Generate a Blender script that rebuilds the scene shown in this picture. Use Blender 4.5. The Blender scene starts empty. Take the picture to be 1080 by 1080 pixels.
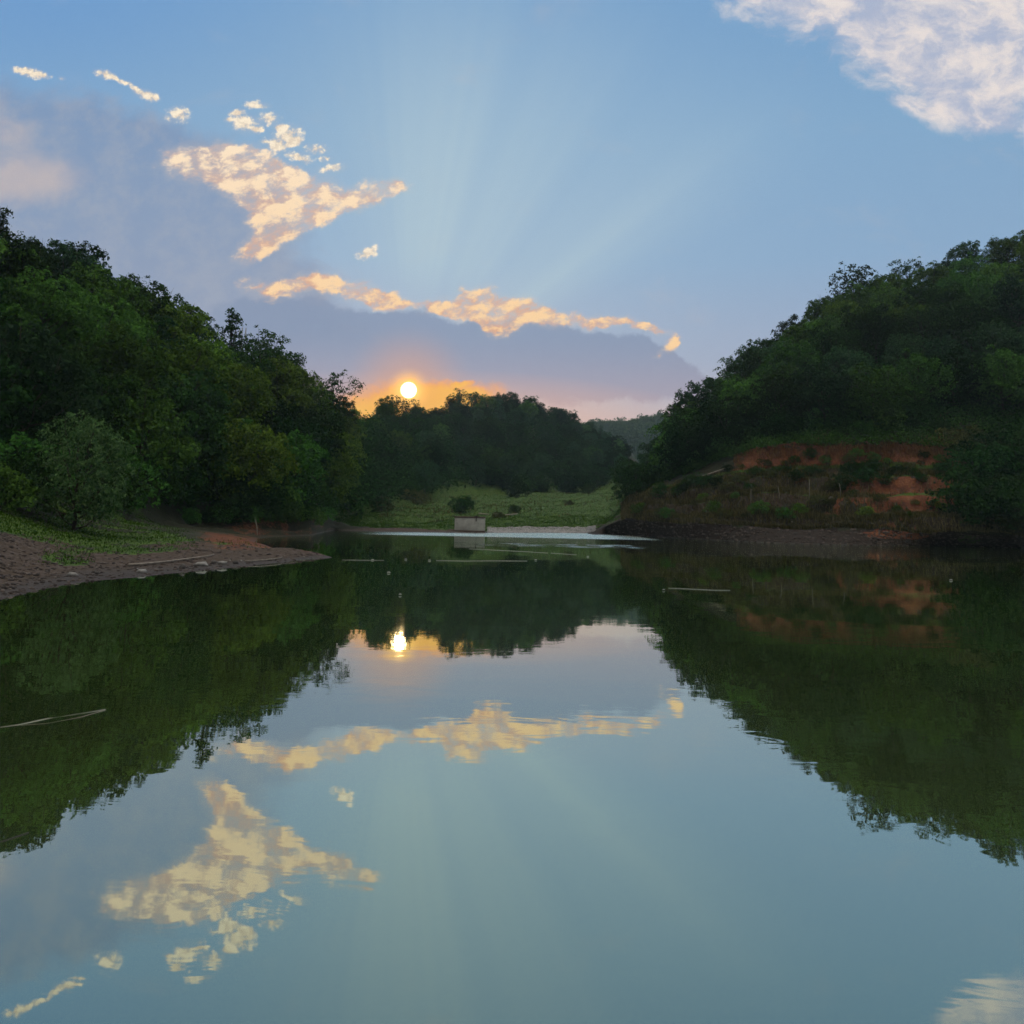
import bpy, math, random
import numpy as np
from mathutils import Vector, Matrix, Euler

SC = bpy.context.scene
COL = SC.collection
rng = np.random.default_rng(7)
random.seed(7)

# ---------------------------------------------------------------- camera
F = 1000.0                    # focal length in photograph pixels (1080 wide)
CX, CY = 540.0, 378.5         # principal point
PITCH = math.atan(0.165)
ROLL = math.radians(1.17)
CAM = np.array([0.0, 0.0, 2.0])
_f = np.array([0, math.cos(PITCH), math.sin(PITCH)])
_r0 = np.array([1.0, 0, 0])
_u0 = np.array([0, -math.sin(PITCH), math.cos(PITCH)])
_r = _r0 * math.cos(ROLL) + _u0 * math.sin(ROLL)
_u = -_r0 * math.sin(ROLL) + _u0 * math.cos(ROLL)

def ray(px, py):
    """direction of a photograph pixel, scaled so that y = 1"""
    d = _f + _r * (px - CX) / F + _u * (CY - py) / F
    return d / d[1]

def pt(px, py, Y):
    return CAM + ray(px, py) * Y

def on_water(px, py):
    d = ray(px, py)
    return CAM + d * (-2.0 / d[2])

def project(p):
    v = np.asarray(p) - CAM
    z = v @ _f
    return CX + F * (v @ _r) / z, CY - F * (v @ _u) / z

cam = bpy.data.cameras.new('camera')
camo = bpy.data.objects.new('camera', cam)
COL.objects.link(camo)
cam.sensor_width = 36
cam.lens = 36 * F / 1080
cam.shift_y = -(540 - CY) / 1080
cam.clip_end = 6000
camo.matrix_world = Matrix(((_r[0], _u[0], -_f[0], CAM[0]), (_r[1], _u[1], -_f[1], CAM[1]),
                            (_r[2], _u[2], -_f[2], CAM[2]), (0, 0, 0, 1)))
SC.camera = camo

# ---------------------------------------------------------------- object helpers
def tag(o, label=None, cat=None, group=None, kind=None):
    if label: o['label'] = label
    if cat: o['category'] = cat
    if group: o['group'] = group
    if kind: o['kind'] = kind
    return o

def mesh(name, verts, faces, mats, smooth=False, midx=None):
    """verts (N,3) array; faces: list of (M,k) int arrays"""
    me = bpy.data.meshes.new(name)
    verts = np.asarray(verts, dtype=np.float32)
    if isinstance(faces, np.ndarray): faces = [faces]
    me.vertices.add(len(verts))
    me.vertices.foreach_set('co', verts.ravel())
    loops = np.concatenate([f.ravel() for f in faces]).astype(np.int32)
    tot = np.concatenate([np.full(len(f), f.shape[1]) for f in faces]).astype(np.int32)
    start = np.concatenate([[0], np.cumsum(tot)[:-1]]).astype(np.int32)
    me.loops.add(len(loops)); me.loops.foreach_set('vertex_index', loops)
    me.polygons.add(len(tot)); me.polygons.foreach_set('loop_start', start)
    me.polygons.foreach_set('loop_total', tot)
    if midx is not None: me.polygons.foreach_set('material_index', np.asarray(midx, dtype=np.int32))
    if smooth: me.polygons.foreach_set('use_smooth', np.ones(len(tot), dtype=bool))
    for m in (mats if isinstance(mats, list) else [mats]): me.materials.append(m)
    me.update(); me.validate()
    return me

def link(name, me, parent=None, loc=(0, 0, 0)):
    o = bpy.data.objects.new(name, me)
    COL.objects.link(o)
    o.location = loc
    if parent: o.parent = parent
    return o

class MB:
    """collects tubes and boxes, then becomes one mesh"""
    def __init__(s): s.v = []; s.f = []; s.n = 0
    def add(s, v, f):
        s.v.append(np.asarray(v, dtype=float)); s.f.append(np.asarray(f) + s.n); s.n += len(v)
    def tube(s, pts, rad, k=6):
        pts = np.asarray(pts, float); n = len(pts)
        rad = np.broadcast_to(np.asarray(rad, float), (n,))
        V = []
        for i in range(n):
            t = pts[min(i + 1, n - 1)] - pts[max(i - 1, 0)]
            t = t / (np.linalg.norm(t) + 1e-9)
            a = np.cross(t, [0.3, 0.9, 0.2] if abs(t[1]) < .8 else [1, 0, 0]); a /= np.linalg.norm(a)
            b = np.cross(t, a)
            for j in range(k):
                w = 2 * math.pi * j / k
                V.append(pts[i] + rad[i] * (a * math.cos(w) + b * math.sin(w)))
        Fq = []
        for i in range(n - 1):
            for j in range(k):
                Fq.append((i * k + j, i * k + (j + 1) % k, (i + 1) * k + (j + 1) % k, (i + 1) * k + j))
        base = s.n
        s.add(V, Fq)
        c0, c1 = len(V), len(V) + 1
        s.v.append(np.array([pts[0], pts[-1]])); 
        Fc = []
        for j in range(k):
            Fc.append((base + c0, base + (j + 1) % k, base + j, base + j))
            Fc.append((base + c1, base + (n - 1) * k + j, base + (n - 1) * k + (j + 1) % k, base + (n - 1) * k + (j + 1) % k))
        s.tri = getattr(s, 'tri', []) + [np.array(Fc)[:, :3]]
        s.n += 2
    def box(s, lo, hi, bevel=0.0, jit=0.0):
        (x0, y0, z0), (x1, y1, z1) = lo, hi
        V = np.array([(x, y, z) for z in (z0, z1) for y in (y0, y1) for x in (x0, x1)], float)
        s.add(V, [(0, 2, 3, 1), (4, 5, 7, 6), (0, 1, 5, 4), (2, 6, 7, 3), (0, 4, 6, 2), (1, 3, 7, 5)])
    def me(s, name, mat, smooth=False):
        fs = [np.concatenate(s.f)] if s.f else []
        if getattr(s, 'tri', None): fs.append(np.concatenate(s.tri))
        return mesh(name, np.concatenate(s.v), fs, mat, smooth)

def bevel(o, w, seg=2):
    m = o.modifiers.new('bevel', 'BEVEL'); m.width = w; m.segments = seg; m.limit_method = 'ANGLE'

# ---------------------------------------------------------------- numpy noise
_perm = rng.permutation(512)
_gv = rng.random(512)
def vnoise(x, y):
    xi = np.floor(x).astype(int); yi = np.floor(y).astype(int)
    fx = x - xi; fy = y - yi
    fx = fx * fx * (3 - 2 * fx); fy = fy * fy * (3 - 2 * fy)
    def h(a, b): return _gv[(_perm[a & 511] + b * 37) & 511]
    return (h(xi, yi) * (1 - fx) + h(xi + 1, yi) * fx) * (1 - fy) + (h(xi, yi + 1) * (1 - fx) + h(xi + 1, yi + 1) * fx) * fy
def fbm(x, y, o=4):
    a = 0.5; s = 0; t = 0
    for i in range(o):
        s = s + a * vnoise(x * 2 ** i + 17.3 * i, y * 2 ** i - 9.1 * i); t += a; a *= .5
    return s / t - 0.5

# ---------------------------------------------------------------- materials
def srgb(r, g, b):
    f = lambda c: (c / 255 / 12.92) if c / 255 <= .04045 else ((c / 255 + .055) / 1.055) ** 2.4
    return (f(r), f(g), f(b), 1)

class NT:
    def __init__(s, nt): s.nt = nt; nt.nodes.clear()
    def n(s, t, **kw):
        nd = s.nt.nodes.new(t)
        for k, v in kw.items(): setattr(nd, k, v)
        return nd
    def put(s, sock, v):
        if isinstance(v, bpy.types.NodeSocket): s.nt.links.new(v, sock)
        elif v is not None: sock.default_value = v
    def m(s, op, a, b=None, c=None, clamp=False):
        nd = s.n('ShaderNodeMath', operation=op, use_clamp=clamp)
        for i, v in enumerate((a, b, c)): s.put(nd.inputs[i], v)
        return nd.outputs[0]
    def vm(s, op, a, b=None, scale=None):
        nd = s.n('ShaderNodeVectorMath', operation=op)
        s.put(nd.inputs[0], a)
        if b is not None: s.put(nd.inputs[1], b)
        if scale is not None: s.put(nd.inputs['Scale'], scale)
        return nd.outputs['Value'] if op in ('LENGTH', 'DOT_PRODUCT', 'DISTANCE') else nd.outputs[0]
    def mr(s, v, a, b, c=0.0, d=1.0, smooth=True):
        nd = s.n('ShaderNodeMapRange', interpolation_type='SMOOTHSTEP' if smooth else 'LINEAR')
        for i, q in enumerate((v, a, b, c, d)): s.put(nd.inputs[i], q)
        return nd.outputs[0]
    def mix(s, f, a, b, blend='MIX'):
        nd = s.n('ShaderNodeMix', data_type='RGBA', blend_type=blend)
        s.put(nd.inputs[0], f); s.put(nd.inputs[6], a); s.put(nd.inputs[7], b)
        return nd.outputs[2]
    def noise(s, vec, scale, detail=4, rough=.5, dist=0.0, color=False, dims='3D'):
        nd = s.n('ShaderNodeTexNoise', noise_dimensions=dims)
        if vec is not None: s.put(nd.inputs['Vector'], vec)
        nd.inputs['Scale'].default_value = scale; nd.inputs['Detail'].default_value = detail
        nd.inputs['Roughness'].default_value = rough; nd.inputs['Distortion'].default_value = dist
        return nd.outputs[1 if color else 0]
    def ramp(s, fac, stops, interp='LINEAR'):
        nd = s.n('ShaderNodeValToRGB')
        cr = nd.color_ramp; cr.interpolation = interp
        while len(cr.elements) < len(stops): cr.elements.new(.5)
        for e, (p, c) in zip(cr.elements, stops):
            e.position = p; e.color = c if len(c) == 4 else (*c, 1)
        s.put(nd.inputs[0], fac)
        return nd.outputs[0]
    def xyz(s, v):
        nd = s.n('ShaderNodeSeparateXYZ'); s.put(nd.inputs[0], v); return nd.outputs
    def comb(s, x, y, z=0.0):
        nd = s.n('ShaderNodeCombineXYZ')
        for i, q in enumerate((x, y, z)): s.put(nd.inputs[i], q)
        return nd.outputs[0]

def new_mat(name):
    m = bpy.data.materials.new(name); m.use_nodes = True
    return m, NT(m.node_tree)

def finish(t, shader):
    o = t.n('ShaderNodeOutputMaterial'); t.nt.links.new(shader, o.inputs['Surface'])

def simple_mat(name, c1, c2, scale=3.0, rough=.85, bump=.3, detail=6):
    m, t = new_mat(name)
    tc = t.n('ShaderNodeTexCoord')
    nz = t.noise(tc.outputs['Object'], scale, detail, .6)
    col = t.ramp(nz, [(.3, c1), (.7, c2)])
    p = t.n('ShaderNodeBsdfPrincipled'); t.put(p.inputs['Base Color'], col)
    p.inputs['Roughness'].default_value = rough; p.inputs['Specular IOR Level'].default_value = .25
    b = t.n('ShaderNodeBump'); b.inputs['Strength'].default_value = bump; b.inputs['Distance'].default_value = .05
    t.put(b.inputs['Height'], nz); t.put(p.inputs['Normal'], b.outputs[0])
    finish(t, p.outputs[0]); return m

def leaf_mat(name, c1, c2, trans=.25, vscale=.95):
    m, t = new_mat(name)
    oi = t.n('ShaderNodeObjectInfo'); geo = t.n('ShaderNodeNewGeometry')
    tc = t.n('ShaderNodeTexCoord')
    nz = t.noise(tc.outputs['Object'], vscale, 3, .6)
    fac = t.m('ADD', t.m('MULTIPLY', geo.outputs['Random Per Island'], .35), t.m('MULTIPLY', nz, .65))
    col = t.ramp(fac, [(.28, c1), (.68, c2)])
    hs = t.n('ShaderNodeHueSaturation')
    t.put(hs.inputs['Hue'], t.mr(oi.outputs['Random'], 0, 1, .488, .522, False))
    t.put(hs.inputs['Value'], t.mr(t.m('FRACT', t.m('MULTIPLY', oi.outputs['Random'], 7.31)), 0, 1, .55, 1.6, False))
    t.put(hs.inputs['Color'], col)
    d = t.n('ShaderNodeBsdfDiffuse'); t.put(d.inputs[0], hs.outputs[0])
    tr = t.n('ShaderNodeBsdfTranslucent'); t.put(tr.inputs[0], hs.outputs[0])
    mx = t.n('ShaderNodeMixShader'); mx.inputs[0].default_value = trans
    t.nt.links.new(d.outputs[0], mx.inputs[1]); t.nt.links.new(tr.outputs[0], mx.inputs[2])
    finish(t, mx.outputs[0]); return m

LEAF = {
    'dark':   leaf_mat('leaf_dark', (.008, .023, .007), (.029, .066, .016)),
    'mid':    leaf_mat('leaf_mid', (.016, .044, .008), (.068, .150, .026)),
    'yellow': leaf_mat('leaf_yellowgreen', (.024, .052, .006), (.100, .170, .024)),
    'blue':   leaf_mat('leaf_bluegreen', (.011, .034, .015), (.040, .088, .035)),
    'silver': leaf_mat('leaf_silver', (.022, .064, .018), (.105, .18, .066), vscale=1.2),
    'olive':  leaf_mat('leaf_olive', (.026, .032, .011), (.075, .082, .028)),
}
BARK = simple_mat('bark', (.02, .015, .011), (.055, .042, .032), 4)

# ---------------------------------------------------------------- terrain
def Yw(px, py): return float(on_water(px, py)[1])
def S(py): return ('s', py)
def Z(Y, z): return ('z', Y, z)
def G(Y, py): return ('g', Y, py)
def R(Y, py, h): return ('r', Y, py, h)

KEYS = {
 -900: [Z(2,-1), Z(4,0), Z(6,.6), Z(9,1), Z(13,1.4), Z(17,2), Z(20,2.6), Z(24,3), Z(28,4), None, Z(46,14), Z(75,12), Z(1200,12)],
 -300: [Z(6,-1), Z(11,0), Z(16,.6), Z(22,.9), Z(27,1.3), Z(32,2), Z(36,2.6), Z(40,3), Z(44,4), None, Z(68,18), Z(95,14), Z(1200,12)],
 0:    [Z(12,-1), S(636), G(25,606), G(31,572), G(36,556), G(40,542), Z(43,2.1), Z(45,2.6), Z(48,3.6), None, R(76,236,5.8), Z(105,14), Z(1200,12)],
 50:   [Z(14,-1), S(622), G(29,598), G(36,572), G(41,558), G(45,547), Z(48,1.9), Z(51,2.4), Z(55,3.6), None, R(80,258,5.8), Z(110,14), Z(1200,12)],
 100:  [Z(16,-1), S(614), G(33,592), G(40,573), G(45,562), G(49,553), G(53,545), Z(57,2.2), Z(61,3.3), None, R(86,288,5.8), Z(115,14), Z(1200,12)],
 150:  [Z(18,-1), S(609), G(35,589), G(43,569), G(50,560), G(55,554), G(60,550), Z(63,1.6), Z(66,2.6), None, R(91,322,5.0), Z(120,13), Z(1200,12)],
 200:  [Z(20,-1), S(604), G(38,584), G(46,566), G(56,561), Z(62,.75), Z(67,.6), Z(71,.6), Z(72.3,1.25), None, R(97,342,5.0), Z(130,12), Z(1200,12)],
 260:  [Z(22,-1), S(598), G(42,580), G(48,569), Z(58,.15), Z(66,.1), Z(72,.15), Z(75,.45), Z(76.2,1.3), None, R(106,362,5.0), Z(140,12), Z(1200,12)],
 300:  [Z(24,-1), S(593.5), G(43.5,577), Z(50,-.1), Z(66,-.4), Z(74,-.2), Z(77,.1), Z(79,.4), Z(80.2,1.4), None, R(116,392,5.0), Z(150,12), Z(1200,12)],
 330:  [Z(26,-1), S(589.2), Z(43.8,.22), Z(47,-.3), Z(70,-.6), Z(78,-.3), Z(82,.1), Z(84,.5), Z(85.5,1.5), None, R(130,408,7), Z(170,12), Z(1200,12)],
 354:  [Z(28,-1), Z(41,-.03), Z(43,.0), Z(47,-.6), Z(70,-.8), Z(92,-.3), S(559), G(106,554), G(114,547), None, R(150,419,5.5), Z(190,12), Z(1200,12)],
 400:  [Z(28,-1), Z(40,-1), Z(45,-1), Z(50,-1), Z(80,-.8), Z(99,-.2), S(561), G(122,552), G(142,539), None, R(225,425,5), Z(270,20), Z(1200,12)],
 432:  [Z(28,-1), Z(40,-1), Z(45,-1), Z(50,-1), Z(80,-.8), Z(101,-.2), S(561.5), G(126,551), G(156,531), None, ('g',280,441), Z(330,24), Z(1200,12)],
 456:  [Z(28,-1), Z(40,-1), Z(45,-1), Z(50,-1), Z(80,-.8), Z(101,-.2), S(561.7), G(128,550), G(170,527), None, ('g',292,443), Z(345,24), Z(1200,12)],
 480:  [Z(28,-1), Z(40,-1), Z(45,-1), Z(50,-1), Z(80,-.8), Z(101,-.2), S(562), G(130,548), G(186,523), None, R(310,419,5), Z(370,28), Z(1200,12)],
 530:  [Z(28,-1), Z(40,-1), Z(45,-1), Z(50,-1), Z(80,-.8), Z(102,-.2), S(562), G(134,546), G(200,520), None, R(330,410.5,5), Z(390,28), Z(1200,12)],
 580:  [Z(28,-1), Z(40,-1), Z(45,-1), Z(50,-1), Z(80,-.8), Z(103,-.2), S(562), G(138,543), G(215,518), None, R(335,425,5), Z(400,22), Z(1200,12)],
 620:  [Z(28,-1), Z(40,-1), Z(45,-1), Z(50,-1), Z(80,-.8), Z(104,-.2), S(562.5), G(138,543), G(235,516), None, R(345,446,5), Z(420,20), Z(1200,12)],
 640:  [Z(28,-1), Z(40,-1), Z(45,-1), Z(50,-1), Z(80,-.8), S(563.5), G(113,555), G(128,546), G(225,516), None, R(345,456,5), Z(430,15), Z(1200,12)],
 662:  [Z(28,-1), Z(40,-1), Z(45,-1), Z(50,-1), Z(80,-.8), S(564.5), G(110,548), G(117,527), Z(150,4.5), None, ('g',330,480), Z(430,14), Z(1200,12)],
 690:  [Z(28,-1), Z(40,-1), Z(45,-1), Z(50,-1), Z(80,-.8), S(566), G(105,550), G(110,515), Z(118,6.5), None, Z(160,8), Z(430,14), Z(1200,12)],
 720:  [Z(28,-1), Z(40,-1), Z(45,-1), Z(50,-1), Z(75,-.8), S(568), G(99,552), G(106,511), G(110,500), None, R(126,446,7), Z(170,9), Z(1200,12)],
 760:  [Z(28,-1), Z(40,-1), Z(45,-1), Z(50,-1), Z(75,-.8), S(570), G(95,554), G(103,503), G(107,487), None, R(138,394,7), Z(180,12), Z(1200,12)],
 800:  [Z(28,-1), Z(40,-1), Z(45,-1), Z(50,-1), Z(72,-.8), S(572), G(92,555), G(101,494), G(103,472), None, R(146,362,7), Z(190,16), Z(1200,12)],
 840:  [Z(28,-1), Z(40,-1), Z(45,-1), Z(50,-1), Z(72,-.8), S(573.5), G(91,556), G(99.5,492), G(101.5,467), None, R(152,338,7), Z(200,20), Z(1200,12)],
 900:  [Z(28,-1), Z(40,-1), Z(45,-1), Z(50,-1), Z(70,-.8), S(575), G(89,557), G(98,491), G(100,468), None, R(158,298,7), Z(210,28), Z(1200,12)],
 1000: [Z(28,-1), Z(40,-1), Z(45,-1), Z(50,-1), Z(68,-.8), S(576), G(87,561), G(97,490), G(99,471), None, R(165,266,7), Z(220,34), Z(1200,12)],
 1080: [Z(28,-1), Z(40,-1), Z(45,-1), Z(50,-1), Z(66,-.8), S(578), G(86,568), G(95,502), G(97,488), None, R(170,238,7), Z(230,38), Z(1200,12)],
 1350: [Z(24,-1), Z(34,-1), Z(40,-1), Z(46,-1), Z(60,-.8), Z(72,0), Z(76,1), Z(84,6), Z(87,8), None, Z(160,52), Z(230,44), Z(1200,12)],
 1950: [Z(2,-1), Z(4,-1), Z(6,-1), Z(9,-1), Z(13,-.8), Z(20,0), Z(22,1), Z(28,4), Z(32,6), None, Z(90,40), Z(140,34), Z(1200,12)],
}
kpx = np.array(sorted(KEYS))
KY = np.zeros((len(kpx), 13)); KZ = np.zeros((len(kpx), 13))
for i, px in enumerate(kpx):
    for j, k in enumerate(KEYS[px]):
        if k is None: continue
        if k[0] == 's': KY[i, j] = Yw(px, k[1]); KZ[i, j] = 0
        elif k[0] == 'z': KY[i, j], KZ[i, j] = k[1], k[2]
        elif k[0] == 'g': KY[i, j] = k[1]; KZ[i, j] = pt(px, k[2], k[1])[2]
        elif k[0] == 'r': KY[i, j] = k[1]; KZ[i, j] = pt(px, k[2], k[1])[2] - k[3]
    KY[i, 9] = KY[i, 8] * .5 + KY[i, 10] * .5
    d = KZ[i, 10] - KZ[i, 8]
    KZ[i, 9] = KZ[i, 8] * .5 + KZ[i, 10] * .5 + .04 * d

def uaz(px):
    """X / Y of the vertical plane that holds this pixel column at the horizon"""
    return ray(px, 540)[0]
KU = np.array([uaz(p) for p in kpx])

TU0, TU1 = uaz(655), uaz(700)
def sm_(x):
    x = np.clip(x, 0, 1); return x * x * (3 - 2 * x)

def prof(u, s):
    """terrain skeleton: azimuth u (array), index s along the profile -> X, Y, Z"""
    u = np.asarray(u, float); s = np.asarray(s, float)
    i0 = np.clip(np.floor(s).astype(int), 0, 11); f = s - i0
    yy = np.stack([np.interp(u, KU, KY[:, j]) for j in range(13)], -1)
    zz = np.stack([np.interp(u, KU, KZ[:, j]) for j in range(13)], -1)
    take = lambda a, i: np.take_along_axis(a, i[..., None], -1)[..., 0]
    Y = take(yy, i0) * (1 - f) + take(yy, i0 + 1) * f
    ter = sm_((u - TU0) / (TU1 - TU0)) * (i0 == 6)          # ledges of the right bank
    fz = f + ter * .052 * np.sin(2 * math.pi * 3 * f + .6 * np.sin(u * 40))
    z = take(zz, i0) * (1 - fz) + take(zz, i0 + 1) * fz
    return u * Y, Y, z

def rough(X, Y, Zb, s):
    amp = np.interp(s, [0, 1, 2, 4, 5, 6, 7, 8, 9, 10, 12], [.05, .05, .14, .14, .12, .5, .9, .9, 2.2, 1.6, 2])
    amp = np.where((s > 4.4) & (s < 6.1) & (Zb < .6), np.minimum(amp, .14), amp)
    n = fbm(X * .22, Y * .22, 4) * amp * 1.0 + fbm(X * 1.1 + 40, Y * 1.1, 4) * np.minimum(amp, .9) * .55
    return Zb + n * np.where(np.abs(Zb) < .15, .5, 1)

SUB = [3, 6, 10, 10, 6, 8, 30, 16, 8, 10, 10, 5, 6]
ss = np.concatenate([np.linspace(j, j + 1, SUB[j], endpoint=False) for j in range(12)] + [[12.0]])
uu = np.concatenate([np.linspace(KU[0], uaz(-120), 50, endpoint=False), np.linspace(uaz(-120), uaz(1200), 440, endpoint=False),
                     np.linspace(uaz(1200), KU[-1], 50)])
UU, SS = np.meshgrid(uu, ss, indexing='ij')
TX, TY, TZ = prof(UU, SS)
TZ = rough(TX, TY, TZ, SS)
nu, ns = TX.shape
idx = np.arange(nu * ns).reshape(nu, ns)
quads = np.stack([idx[:-1, :-1], idx[1:, :-1], idx[1:, 1:], idx[:-1, 1:]], -1).reshape(-1, 4)

def ground_at(u, s):
    X, Y, z = prof(u, s)
    return np.stack([X, Y, rough(X, Y, z, np.broadcast_to(np.asarray(s, float), X.shape))], -1)

# cover: R grass, G red earth, B gravel / mud   (what the surface is made of; left cut also darkened as shade)
PXG = np.interp(UU, KU, kpx)
n1 = fbm(TX * .35 + 5, TY * .35, 4); n2 = fbm(TX * .09 + 50, TY * .09 + 9, 3); n3 = fbm(TX * 1.3, TY * 1.3 + 31, 3)
sm = lambda x, a, b: np.clip((x - a) / (b - a), 0, 1) ** 2 * (3 - 2 * np.clip((x - a) / (b - a), 0, 1))
grass = np.zeros_like(TX); red = np.zeros_like(TX); grav = np.zeros_like(TX)
left = PXG < 345
mid = (PXG >= 345) & ~((PXG >= 655) | ((PXG >= 618) & (SS < 6.35)))
right = (PXG >= 655) | ((PXG >= 618) & (SS < 6.35))
# left bank
g = sm(SS + n1 * 1.6, 2.1, 2.7) * (1 - sm(SS, 8.0, 8.4))
g = np.where(PXG < 95, sm(SS + n1 * 2.2 + sm(PXG, 20, 95) * .9, 3.0, 3.5), g)
g = g * (1 - sm(PXG + n1 * 130 + n3 * 30 + 9 * (SS - 3), 170, 240) * sm(SS + n1, 2.4, 3.0)) * (1 - sm(PXG, 250, 300))
grass = np.where(left, g, grass)
red = np.where(left, sm(PXG, 170, 245) * sm(SS + n1 * 1.8, 1.3, 2.6) * (1 - sm(SS, 8.05, 8.25)) * np.where(SS > 5, .42 + .7 * n3, .66 + .5 * n3), red)  # red thinned on the cut bank, painting its shade into the colour
grav = np.where(left, 1 - sm(SS + n1 * 1.6 - .9 * (1 - sm(PXG, 40, 110)), 2.1, 2.9), grav)
grass = np.where(left, np.maximum(grass, sm(np.exp(-((PXG - 88) / 42) ** 2 - ((SS - 2.45) / .6) ** 2) + np.exp(-((PXG - 178) / 26) ** 2 - ((SS - 2.7) / .5) ** 2) + n1 * 1.1, .35, .75)), grass)
grass = np.where(left, grass * (.35 + .65 * sm(n1 + n3 * .8, -.16, .10)), grass)
# meadow
grass = np.where(mid, sm(TY + n1 * 8 + sm(PXG, 500, 600) * sm(-PXG, -645, -600) * -9, Yw(500, 562) + 1, Yw(500, 562) + 6) * (1 - sm(SS, 8.3, 8.7)), grass)
grav = np.where(mid, 1 - sm(SS, 6.1, 6.6), grav)
# right bank
grass = np.where(right, sm(SS + n1 * .8, 5.95, 6.3) * (1 - sm(SS, 7.0, 7.15)) * (.55 + .4 * sm(n2, -.15, .15)), grass)
rd = sm(SS, 6.93, 7.06) * (1 - sm(SS + n1 * .5, 7.95, 8.1)) * sm(PXG + n2 * 60, 768, 790) * (1 - sm(PXG + n1 * 60, 1010, 1040)) * (.72 + .9 * n3)
flat = sm(-np.cos(2 * math.pi * 3 * (SS - 6) + .6 * np.sin(UU * 40)), -.35, .35)
grass = np.where(right & (SS > 6) & (SS < 7), grass * (.12 + .6 * flat), grass)
blob = lambda x, y, rx, ry: np.exp(-((PXG - x) / rx) ** 2 - ((SS - y) / ry) ** 2)
rd = np.maximum(rd, sm(blob(925, 6.55, 55, .34) + blob(985, 6.5, 40, .26) + blob(945, 5.7, 45, .3) + .5 * blob(850, 6.85, 60, .12) + blob(872, 6.2, 10, .1) + n1 * .8 + n3 * 1.1, .50, .66))
rd = np.maximum(rd, sm(blob(985, 8.2, 28, .12) + n1 * .6, .45, .6))
red = np.where(right, rd, red)
mead = sm(SS + n1, 7.25, 7.6) * (1 - sm(SS, 9.2, 9.6)) * (1 - sm(PXG, 690, 712))
grass = np.where(right & (PXG >= 655), np.maximum(grass, mead), grass)
grav = np.where(right, 1 - sm(SS + n1 * .6, 5.85, 6.15), grav)
grass = np.where(right & (PXG > 1000) & (SS < 6.3), sm(blob(1020, 5.5, 14, .4), .3, .7), grass)
grav = np.where(right & (PXG > 700), grav * .75, grav)
grav = np.where(right & (SS > 6) & (SS < 7.0), np.maximum(grav, .62 + n3 * .8), grav)

def ground_mat():
    m, t = new_mat('ground')
    at = t.n('ShaderNodeAttribute'); at.attribute_name = 'cover'
    sp = t.n('ShaderNodeSeparateColor'); t.put(sp.inputs[0], at.outputs['Color'])
    geo = t.n('ShaderNodeNewGeometry'); P = geo.outputs['Position']
    nf = t.noise(P, 5.0, 6, .65); nm = t.noise(P, .7, 5, .6); nb = t.noise(P, 14, 4, .7)
    forest = t.ramp(nf, [(.3, (.010, .012, .007)), (.7, (.030, .032, .016))])
    gra = t.ramp(t.m('ADD', t.m('MULTIPLY', nf, .5), t.m('MULTIPLY', nm, .5)), [(.32, (.022, .034, .008)), (.5, (.034, .068, .007)), (.68, (.062, .096, .013))])
    rede = t.ramp(t.m('ADD', t.m('MULTIPLY', nf, .5), t.m('MULTIPLY', nm, .5)), [(.34, (.026, .011, .007)), (.50, (.098, .033, .016)), (.66, (.19, .080, .036))])
    vo = t.n('ShaderNodeTexVoronoi'); t.put(vo.inputs['Vector'], P); vo.inputs['Scale'].default_value = 6.5
    vo.inputs['Randomness'].default_value = 1
    mud = t.ramp(t.m('ADD', t.m('MULTIPLY', nf, .6), t.m('MULTIPLY', nb, .4)), [(.3, (.022, .014, .008)), (.5, (.042, .027, .016)), (.68, (.066, .046, .029))])
    stone = t.ramp(t.m('ADD', t.m('MULTIPLY', vo.outputs['Color'], .55), t.m('MULTIPLY', nb, .45)), [(.22, (.028, .020, .016)), (.5, (.046, .033, .027)), (.72, (.075, .056, .048)), (.88, (.15, .13, .115))])
    stone = t.mix(t.mr(t.m('ADD', vo.outputs['Color'], t.m('MULTIPLY', nm, .5)), .72, .95), mud, stone)
    edge = t.m('SUBTRACT', t.m('ADD', nf, t.m('MULTIPLY', nb, .6)), .8)
    e = lambda v: t.mr(t.m('ADD', v, t.m('MULTIPLY', edge, .9)), .42, .58)
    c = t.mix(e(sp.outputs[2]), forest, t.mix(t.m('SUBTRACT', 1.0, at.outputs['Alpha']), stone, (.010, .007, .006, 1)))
    c = t.mix(e(sp.outputs[1]), c, rede)
    c = t.mix(e(sp.outputs[0]), c, gra)
    # wet strip at the waterline
    z = t.xyz(P)[2]
    wet = t.mr(t.m('ADD', z, t.m('MULTIPLY', nf, .12)), .08, .2)
    c = t.mix(wet, t.mix(1.0, c, (.5, .48, .45, 1), 'MULTIPLY'), c)
    p = t.n('ShaderNodeBsdfPrincipled'); t.put(p.inputs['Base Color'], c)
    t.put(p.inputs['Roughness'], t.mr(wet, 0, 1, .68, .95)); p.inputs['Specular IOR Level'].default_value = .2
    b = t.n('ShaderNodeBump'); b.inputs['Strength'].default_value = .35; b.inputs['Distance'].default_value = .06
    t.put(b.inputs['Height'], t.m('ADD', t.m('MULTIPLY', nb, .35), nf)); t.put(p.inputs['Normal'], b.outputs[0])
    finish(t, p.outputs[0]); return m
GROUND = ground_mat()
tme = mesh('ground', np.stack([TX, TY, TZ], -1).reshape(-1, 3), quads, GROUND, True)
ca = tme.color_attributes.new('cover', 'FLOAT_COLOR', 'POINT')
ca.data.foreach_set('color', np.stack([grass, red, grav, np.where(right, 1 - sm(PXG, 650, 700), 0.0) * 0 + np.where(right & (SS < 6.2), .22, np.where(right, .7, 1.0))], -1).astype(np.float32).ravel())
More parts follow.
